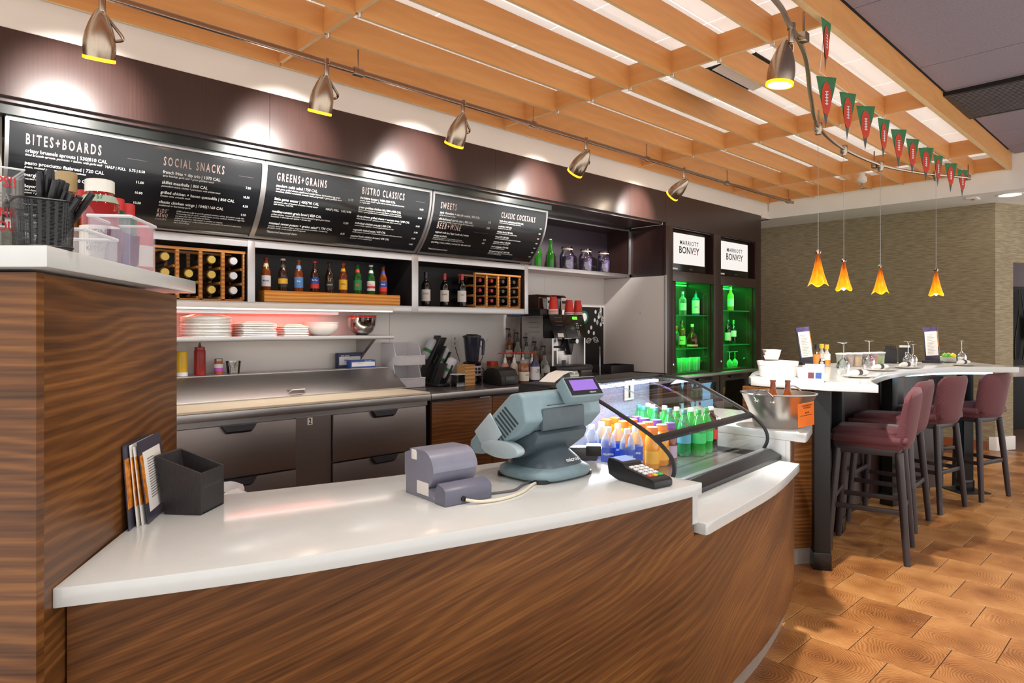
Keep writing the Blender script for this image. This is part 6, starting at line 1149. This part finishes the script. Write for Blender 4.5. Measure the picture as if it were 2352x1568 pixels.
for s, z in (('KETCHUP', .20),): text(MB(), s, lambda u, v: (.0445*math.sin(u/.044), -.0445*math.cos(u/.044), v), 0, z*.225, size=.017, xs=.8, off=.02, align='CENTER').build('lettering', m_ink, kt)
text(MB(), '57', lambda u, v: (.0425*math.sin(u/.042), -.0425*math.cos(u/.042), v), 0, .173, size=.014, off=.02, align='CENTER').build('lettering', C('neck_ink', (60, 110, 80), .5), kt)
bottle('steak_sauce_bottle', 'brown steak sauce bottle with a red cap labelled ORIGINAL', 'bottle', onp_px(193, 1.80), 'sauce', .245, .036, liquid('brown_sauce', (120, 48, 14), .8), C('cap_red', (206, 40, 40), .35), (.80, .93), .6, C('label_yellow', (232, 200, 50), .5), (.1, .34), None, None, C('neck_gold', (206, 170, 100), .5), (.60, .72))
bottle('hot_sauce_bottle', 'tan-topped sauce bottle half hidden behind the straws', 'bottle', onp_px(152, 1.66), 'sauce', .245, .034, liquid('tan_sauce', (150, 96, 40), .8), C('cap_tan', (170, 146, 100), .4), (.80, 1.0), .7)
for i, px in enumerate((266, 291)): bottle('pepper_sauce_bottle', ['green pepper sauce bottle with a red cap right behind the ketchup', 'green pepper sauce bottle with a red cap beside the upturned red bottle'][i], 'bottle', onp_px(px, 1.82+.08*i), 'squeeze', .21-.0*i, .026, liquid('green_sauce', (20, 96, 50), .8), C('cap_red', (206, 40, 40), .35), (.84, 1.0), .8, group='green pepper sauces')
bottle('ketchup_bottle', 'upturned red squeeze bottle beyond the green sauce bottles', 'bottle', onp_px(318, 2.05), 'squeeze', .215, .040, C('squeeze_red', (206, 44, 24), .25), None, lab=C('keystone_white', (232, 228, 216), .5), labz=(.2, .5))
ang = math.atan2(.843, .538)
b1 = onpier(.27, .10); hopper_bin('low clear plastic tray in front of the ketchup bottle', b1, ang-R(90), .15, .17, .055, .055, m_clearp, name='condiment_tray')
b2 = onpier(.48, .052); t = hopper_bin('tall clear bin of sauce packets at the edge of the walnut pier', b2, ang+R(0), .17, .09, .115, .115, milky('packet_bin', (226, 222, 236), .15), name='packet_bin')
for i in range(7): 
    tt = thing('sauce_packet', '%s sauce packet in the clear bin on the pier' % ['first', 'second', 'third', 'fourth', 'fifth', 'sixth', 'seventh'][i], 'packet', (b2.x, b2.y, ZP), ang, 'sauce packets'); MB().obox((-.06+.02*i, .0+.012*(i % 2), .05), .05, .006, .075, R(10*(i % 3-1)), R(6), R(7*(i % 3-1))).build('sachet', C('packet_%d' % (i % 3), [(110, 70, 96), (90, 78, 120), (130, 66, 70)][i % 3], .35, var=.3, vs=60), tt)
# ------------------------------------------------------------------ ice bucket
bkp = Vector((3.30, 1.50, .8935)); bk = thing('ice_bucket', 'galvanised metal ice bucket with side handles on the raised ledge', 'bucket', bkp, facing(bkp))
prb = [(0, 0), (.113, 0), (.118, .006), (.145, .09), (.178, .165), (.184, .168), (.184, .174), (.176, .172), (.14, .09), (.11, .012), (0, .012)]
MB().lathe(prb, 40, sx=1., sy=.82).build('tub', pm('bucket_steel', (170, 166, 160), .3, 1., var=.1, vs=6, rvar=.08), bk)
for a in (-112, 68):
    c = Vector((.165*math.cos(R(a)), .165*.82*math.sin(R(a)), .135)); tg_ = Vector((-math.sin(R(a)), math.cos(R(a)), 0)); nn = Vector((math.cos(R(a)), math.sin(R(a)), 0))
    MB().tube(spline([tuple(c-tg_*.04+nn*.008), tuple(c-tg_*.045+nn*.02+Vector((0, 0, .035))), tuple(c+nn*.03+Vector((0, 0, .06))), tuple(c+tg_*.045+nn*.02+Vector((0, 0, .035))), tuple(c+tg_*.04+nn*.008)], 5), .004, 8).build('handle', m_chrome, bk)
    for s in (-1, 1): MB().lathe([(0, .008), (.008, .005), (.011, 0), (.011, -.008)], 12, M=Matrix.Translation(c+tg_*.04*s+nn*.002) @ nn.to_track_quat('Z', 'Y').to_matrix().to_4x4()).build('rivet', m_chrome, bk)
rl = facing(bkp); rx_ = Vector((math.cos(rl), math.sin(rl), 0)); ry_ = Vector((-math.sin(rl), math.cos(rl), 0))
for i, o_ in enumerate((-.025, .045)):
    q = bkp+rx_*o_+ry_*.02; bottle('beer_bottle', ['left brown beer bottle standing in the ice bucket', 'right brown beer bottle standing in the ice bucket'][i], 'bottle', (q.x, q.y, .906), 'beer', .225, .031, a_amber, None, group='beers in the ice bucket')
tgp = bkp+rx_*.125-ry_*.125; tgt_ = thing('orange_tag', 'bright orange paper tag hanging on the ice bucket', 'tag', (tgp.x, tgp.y, .93), rl+R(28)); Mt = Matrix.Rotation(R(20), 4, 'X') @ Matrix.Rotation(R(-12), 4, 'Y'); MB().box(-.04, .04, -.001, 0, -.012, .115).mul(Mt).build('paper', C('tag_orange', (238, 120, 36), .6), tgt_)
k = MB()
for s, z in (('ANDERSON', .098), ('COOLER', .086), ('$2.00', .06)): text(k, s, lambda u, v: (u, -.0018, v), .005, z, size=.011, xs=.8, off=.02, align='CENTER')
k.box(-.03, .03, -.0022, -.0015, .048, .05); k.mul(Mt).build('lettering', m_ink, tgt_)
# ------------------------------------------------------------------ things on the bar
ZB2 = 1.0805
def bt(px, py): p = PZ(px, py, ZB2); return p
bdp = Vector((4.17, 1.90, ZB2)); dish = thing('baking_dish', 'white ribbed oval baking dish at the near end of the bar', 'dish', bdp, facing(bdp))
n = 72; rib = [1+.008*(i % 2) for i in range(n)]; m_ = MB(); vs = []
for i in range(n):
    a = 2*math.pi*i/n; ex = 2.6; cx_ = math.copysign(abs(math.cos(a))**(2/ex), math.cos(a)); sy_ = math.copysign(abs(math.sin(a))**(2/ex), math.sin(a))
    for r, z, k in ((.86, 0, 0), (.90, .008, 1), (.97, .072, 1), (1.0, .074, 0), (1.03, .098, 1), (1.0, .1, 0), (.94, .07, 0), (.86, .012, 0)): f_ = r*(rib[i] if k else 1); vs.append((.122*f_*cx_, .078*f_*sy_, z))
m_.add(vs, [(i*8+q, i*8+q+1, ((i+1) % n)*8+q+1, ((i+1) % n)*8+q) for i in range(n) for q in range(7)]+[tuple(i*8 for i in range(n))[::-1], tuple(i*8+7 for i in range(n))]).build('dish', m_china, dish)
tag(MB().lathe([(0, .0), (.095, 0), (.085, .012), (0, .02)], 24, sy=.62).build('folded_napkins', m_white, loc=bdp+Vector((0, 0, .088)), rot=(0, 0, facing(bdp))), 'white folded napkins heaped in the ribbed baking dish', 'napkins')
d0 = None
for q in range(3):
    def mkd():
        t = thing('ramekin', '-', 'dish'); s = .048; Q = [(-1, -1), (1, -1), (1, 1), (-1, 1)]; MB().add([(a*s*.8, b*s*.8, 0) for a, b in Q]+[(a*s, b*s, .028) for a, b in Q]+[(a*s*.92, b*s*.92, .028) for a, b in Q]+[(a*s*.74, b*s*.74, .006) for a, b in Q], [(3, 2, 1, 0), (12, 13, 14, 15)]+[(j*4+i, j*4+(i+1) % 4, (j+1)*4+(i+1) % 4, (j+1)*4+i) for j in range(3) for i in range(4)]).build('dish', m_china, t, bev=.003); return t
    o = mkd() if d0 is None else dup(d0, (0, 0, 0)); d0 = d0 or o; o.location = bdp+Vector((-.02, .03, .1085+.018*q)); o.rotation_euler = (0, 0, facing(bdp)+R(8*q)); o['label'] = '%s of three small white square dishes stacked above the baking dish' % ['bottom', 'middle', 'top'][q]; o['group'] = 'small square dishes'
for i, (px, py, lab) in enumerate([(1846, 868, 'white cup lying beside the ribbed baking dish'), (1858, 862, 'second white cup behind the acrylic sign')]):
    p = bt(px, py); t = thing('white_cup', lab, 'cup', p); MB().lathe([(0, 0), (.03, 0), (.035, .01), (.042, .065), (.039, .065), (.03, .008), (0, .008)], 20).build('cup', m_china, t); MB().tube([(.038, 0, .05), (.062, 0, .045), (.06, 0, .02), (.035, 0, .015)], .005, 8).build('handle', m_china, t)
p = bt(1870, 877); sg2 = thing('acrylic_sign', 'small acrylic sign with two coloured squares on the bar edge', 'sign', p, facing(p)+R(-8)); tl = Matrix.Rotation(R(-14), 4, 'X'); MB().box(-.052, .052, -.001, .001, 0, .105).mul(tl).build('sheet', m_white, sg2); MB().box(-.052, .052, 0, .05, 0, .003).build('foot', m_acr, sg2)
MB().box(-.034, -.002, -.0022, -.0012, .02, .055).mul(tl).build('maroon_square', C('maroon', (96, 40, 46), .5), sg2); MB().box(.006, .038, -.0022, -.0012, .02, .055).mul(tl).build('blue_square', C('royal', (44, 74, 140), .5), sg2); k = MB(); text(k, 'Scan for menu', lambda u, v: (u, -.0022, v), 0, .075, size=.011, align='CENTER'); k.mul(tl).build('lettering', m_ink, sg2)
for i, (px, py, rr, lab) in enumerate([(1858, 838, 26, 'tall narrow menu stand near the ribbed baking dish'), (2139, 832.5, -16, 'tall narrow menu stand near the fruit bowl')]):
    p = bt(px, py); p = p+Vector((-.06, -.02, 0)) if i else p; t = thing('menu_stand', lab, 'menu stand', p, facing(p)+R(rr), group='tall menu stands'); tl = Matrix.Translation((0, .02, .02)) @ Matrix.Rotation(R(-7), 4, 'X') @ Matrix.Rotation(R(-6), 4, 'Y')
    MB().box(-.07, .07, -.03, .05, 0, .022).build('base', m_bw, t, bev=.002); MB().box(-.058, .058, -.004, .004, -.01, .30).mul(tl).build('panel', C('menu_navy', (60, 58, 74), .3), t, bev=.001)
    MB().box(-.046, .05, -.0052, -.0042, .045, .26).mul(tl).build('menu_page', m_white, t); MB().box(-.056, .056, -.0052, -.0042, .262, .298).mul(tl).build('picture_band', C('violet_band', (84, 70, 120), .4, var=.5, vs=50), t); MB().box(.05, .0575, -.0054, -.0042, .12, .26).mul(tl).build('orange_strip', C('burger_orange', (226, 130, 40), .3, var=.6, vs=60), t); k = MB()
    for q in range(14): k.box(-.03, .01+.01*(q % 3), -.0058, -.0053, .06+.013*q, .0625+.013*q)
    k.mul(tl).build('print_line', C('print_grey', (120, 118, 120), .6), t)
for i, (px, py, cc, bc_, lab) in enumerate([(1876, 841, (34, 32, 30), (110, 60, 30), 'bitters bottle with a black cap beside the tall menu stand'), (1887, 838, (236, 214, 50), (206, 200, 190), 'bitters bottle with a bright yellow cap'), (1899, 841, (240, 170, 40), (214, 208, 200), 'bitters bottle with an orange-yellow cap')]):
    bottle('bitters_bottle', lab, 'bottle', bt(px, py), 'sauce', .175, .027, liquid('bitters_%d' % i, bc_, .7), C('bcap_%d' % i, cc, .35), (.80, 1.0), .62, C('blab_%d' % i, [(222, 140, 60), (232, 230, 226), (236, 236, 232)][i], .5), (.08, .56), group='bitters bottles', sub=C('bsub', (232, 150, 60), .5) if i == 2 else None)
p = bt(1888, 846); t = thing('pepper_shaker', 'small clear shaker standing before the bitters bottles', 'shaker', p); MB().lathe([(0, 0), (.02, 0), (.024, .05), (.017, .06), (0, .06)], 16).build('glass', m_glassg, t); MB().lathe([(0, .06), (.019, .06), (.017, .075), (0, .08)], 16).build('top', m_chrome, t)
for i, (px, py, s, lab) in enumerate([(1937, 860, 1.05, 'upside-down wine glass on the bar nearest the acrylic sign'), (1996, 848, 1.05, 'upside-down wine glass on the bar, second from the acrylic sign'), (2086, 842, 1.0, 'upside-down wine glass beside the black napkin holder'), (2097, 838, .85, 'smaller upside-down glass just behind the one by the napkin holder'), (2208, 835, 1.0, 'upside-down wine glass at the far end of the bar')]): wineglass(lab, bt(px, py), 'upside-down wine glasses on the bar', s)
for i, (px, py, lab) in enumerate([(1972, 866, 'white plate nearest the bar corner'), (2022, 851, 'white plate second from the bar corner'), (2083, 845, 'white plate third from the bar corner'), (2213, 839.5, 'white plate at the far end of the bar')]):
    p = bt(px, py); t = thing('place_plate', lab, 'plate', p, 0, 'place setting plates'); MB().lathe([(0, 0), (.055, 0), (.09, .008), (.097, .012), (.09, .012), (.055, .005), (0, .005)], 32).build('plate', m_china, t)
    t = thing('napkin_roll', 'rolled napkin on the '+lab, 'napkin', p+Vector((0, 0, .0125)), R(-18), 'napkin rolls'); MB().tube([(-.10, -.01, .014), (-.05, 0, .016), (.02, 0, .018), (.09, .01, .016)], [.008, .017, .018, .012], 12).build('napkin', m_white, t); MB().tube([(-.012, 0, .0175), (.02, 0, .0182)], .019, 14).build('band', C('band_dark', (58, 50, 48), .5), t); MB().tube([(.08, .008, .016), (.115, .012, .014)], [.007, .003], 8).build('cutlery', m_chrome, t)
for i, (px, py, cc) in enumerate([(1932, 842, (60, 120, 80)), (1951, 841, (170, 130, 110)), (1969, 841, (190, 150, 50)), (1987, 840, (80, 50, 60)), (2004, 839, (200, 60, 60)), (2021, 838, (150, 180, 70))]):
    p = bt(px, py); t = thing('garnish_tub', ['green garnish', 'brown garnish', 'yellow olive', 'dark cherry', 'red cherry', 'lime wedge'][i]+' tub with a white lid in the row on the bar', 'tub', p, 0, 'garnish tubs'); MB().lathe([(0, 0), (.032, 0), (.04, .10), (.037, .10), (.03, .004), (0, .004)], 18).build('tub', m_clearp, t); MB().lathe([(0, .005), (.030, .005), (.035, .08), (0, .083)], 18).build('garnish', C('garnish_%d' % i, cc, .4, var=.4, vs=60), t); MB().lathe([(0, .10), (.042, .098), (.042, .108), (0, .112)], 18).build('lid', m_white, t)
p = bt(2062, 834); nh = thing('napkin_holder', 'black napkin and straw holder filled with napkins on the bar', 'napkin holder', p, facing(p)); MB().box(-.105, -.005, -.05, .05, 0, .125).build('left_box', m_black, nh, bev=.003); MB().box(.005, .10, -.05, .05, 0, .14).build('right_box', m_black, nh, bev=.003); MB().box(.012, .093, -.04, .04, .14, .155).build('white_napkins', m_white, nh)
for q in range(7): MB().box(-.095+.012*q, -.087+.012*q, -.04, .04, .125, .155).build('black_napkin', m_blackm, nh)
MB().box(.055, .085, -.0515, -.05, .045, .10).build('outline_mark', m_alu, nh); MB().box(.060, .08, -.0522, -.0515, .05, .095).build('mark_panel', m_black, nh)
p = bt(2182, 832); fb = thing('fruit_bowl', 'shallow white bowl of limes and lemons on the bar', 'bowl', p); MB().lathe([(0, 0), (.05, 0), (.085, .022), (.105, .05), (.10, .05), (.08, .026), (.045, .006), (0, .006)], 28).build('bowl', m_china, fb)
for i, (dx, dy, cc, lab) in enumerate([(-.035, .01, (96, 176, 50), 'green lime in the white bowl'), (.01, -.02, (240, 208, 50), 'yellow lemon at the front of the white bowl'), (.045, .02, (236, 190, 40), 'yellow lemon at the right of the white bowl'), (.0, .04, (110, 180, 60), 'green lime at the back of the white bowl')]):
    t = thing('lime' if 'lime' in lab else 'lemon', lab, 'fruit', p+Vector((dx, dy, .03)), i); MB().lathe([(0, -.001), (.012, .002), (.024, .014), (.027, .026), (.022, .042), (.008, .052), (0, .056)], 16).build('fruit', C('fruit_%d' % i, cc, .35, bump=.3, bs=300), t)
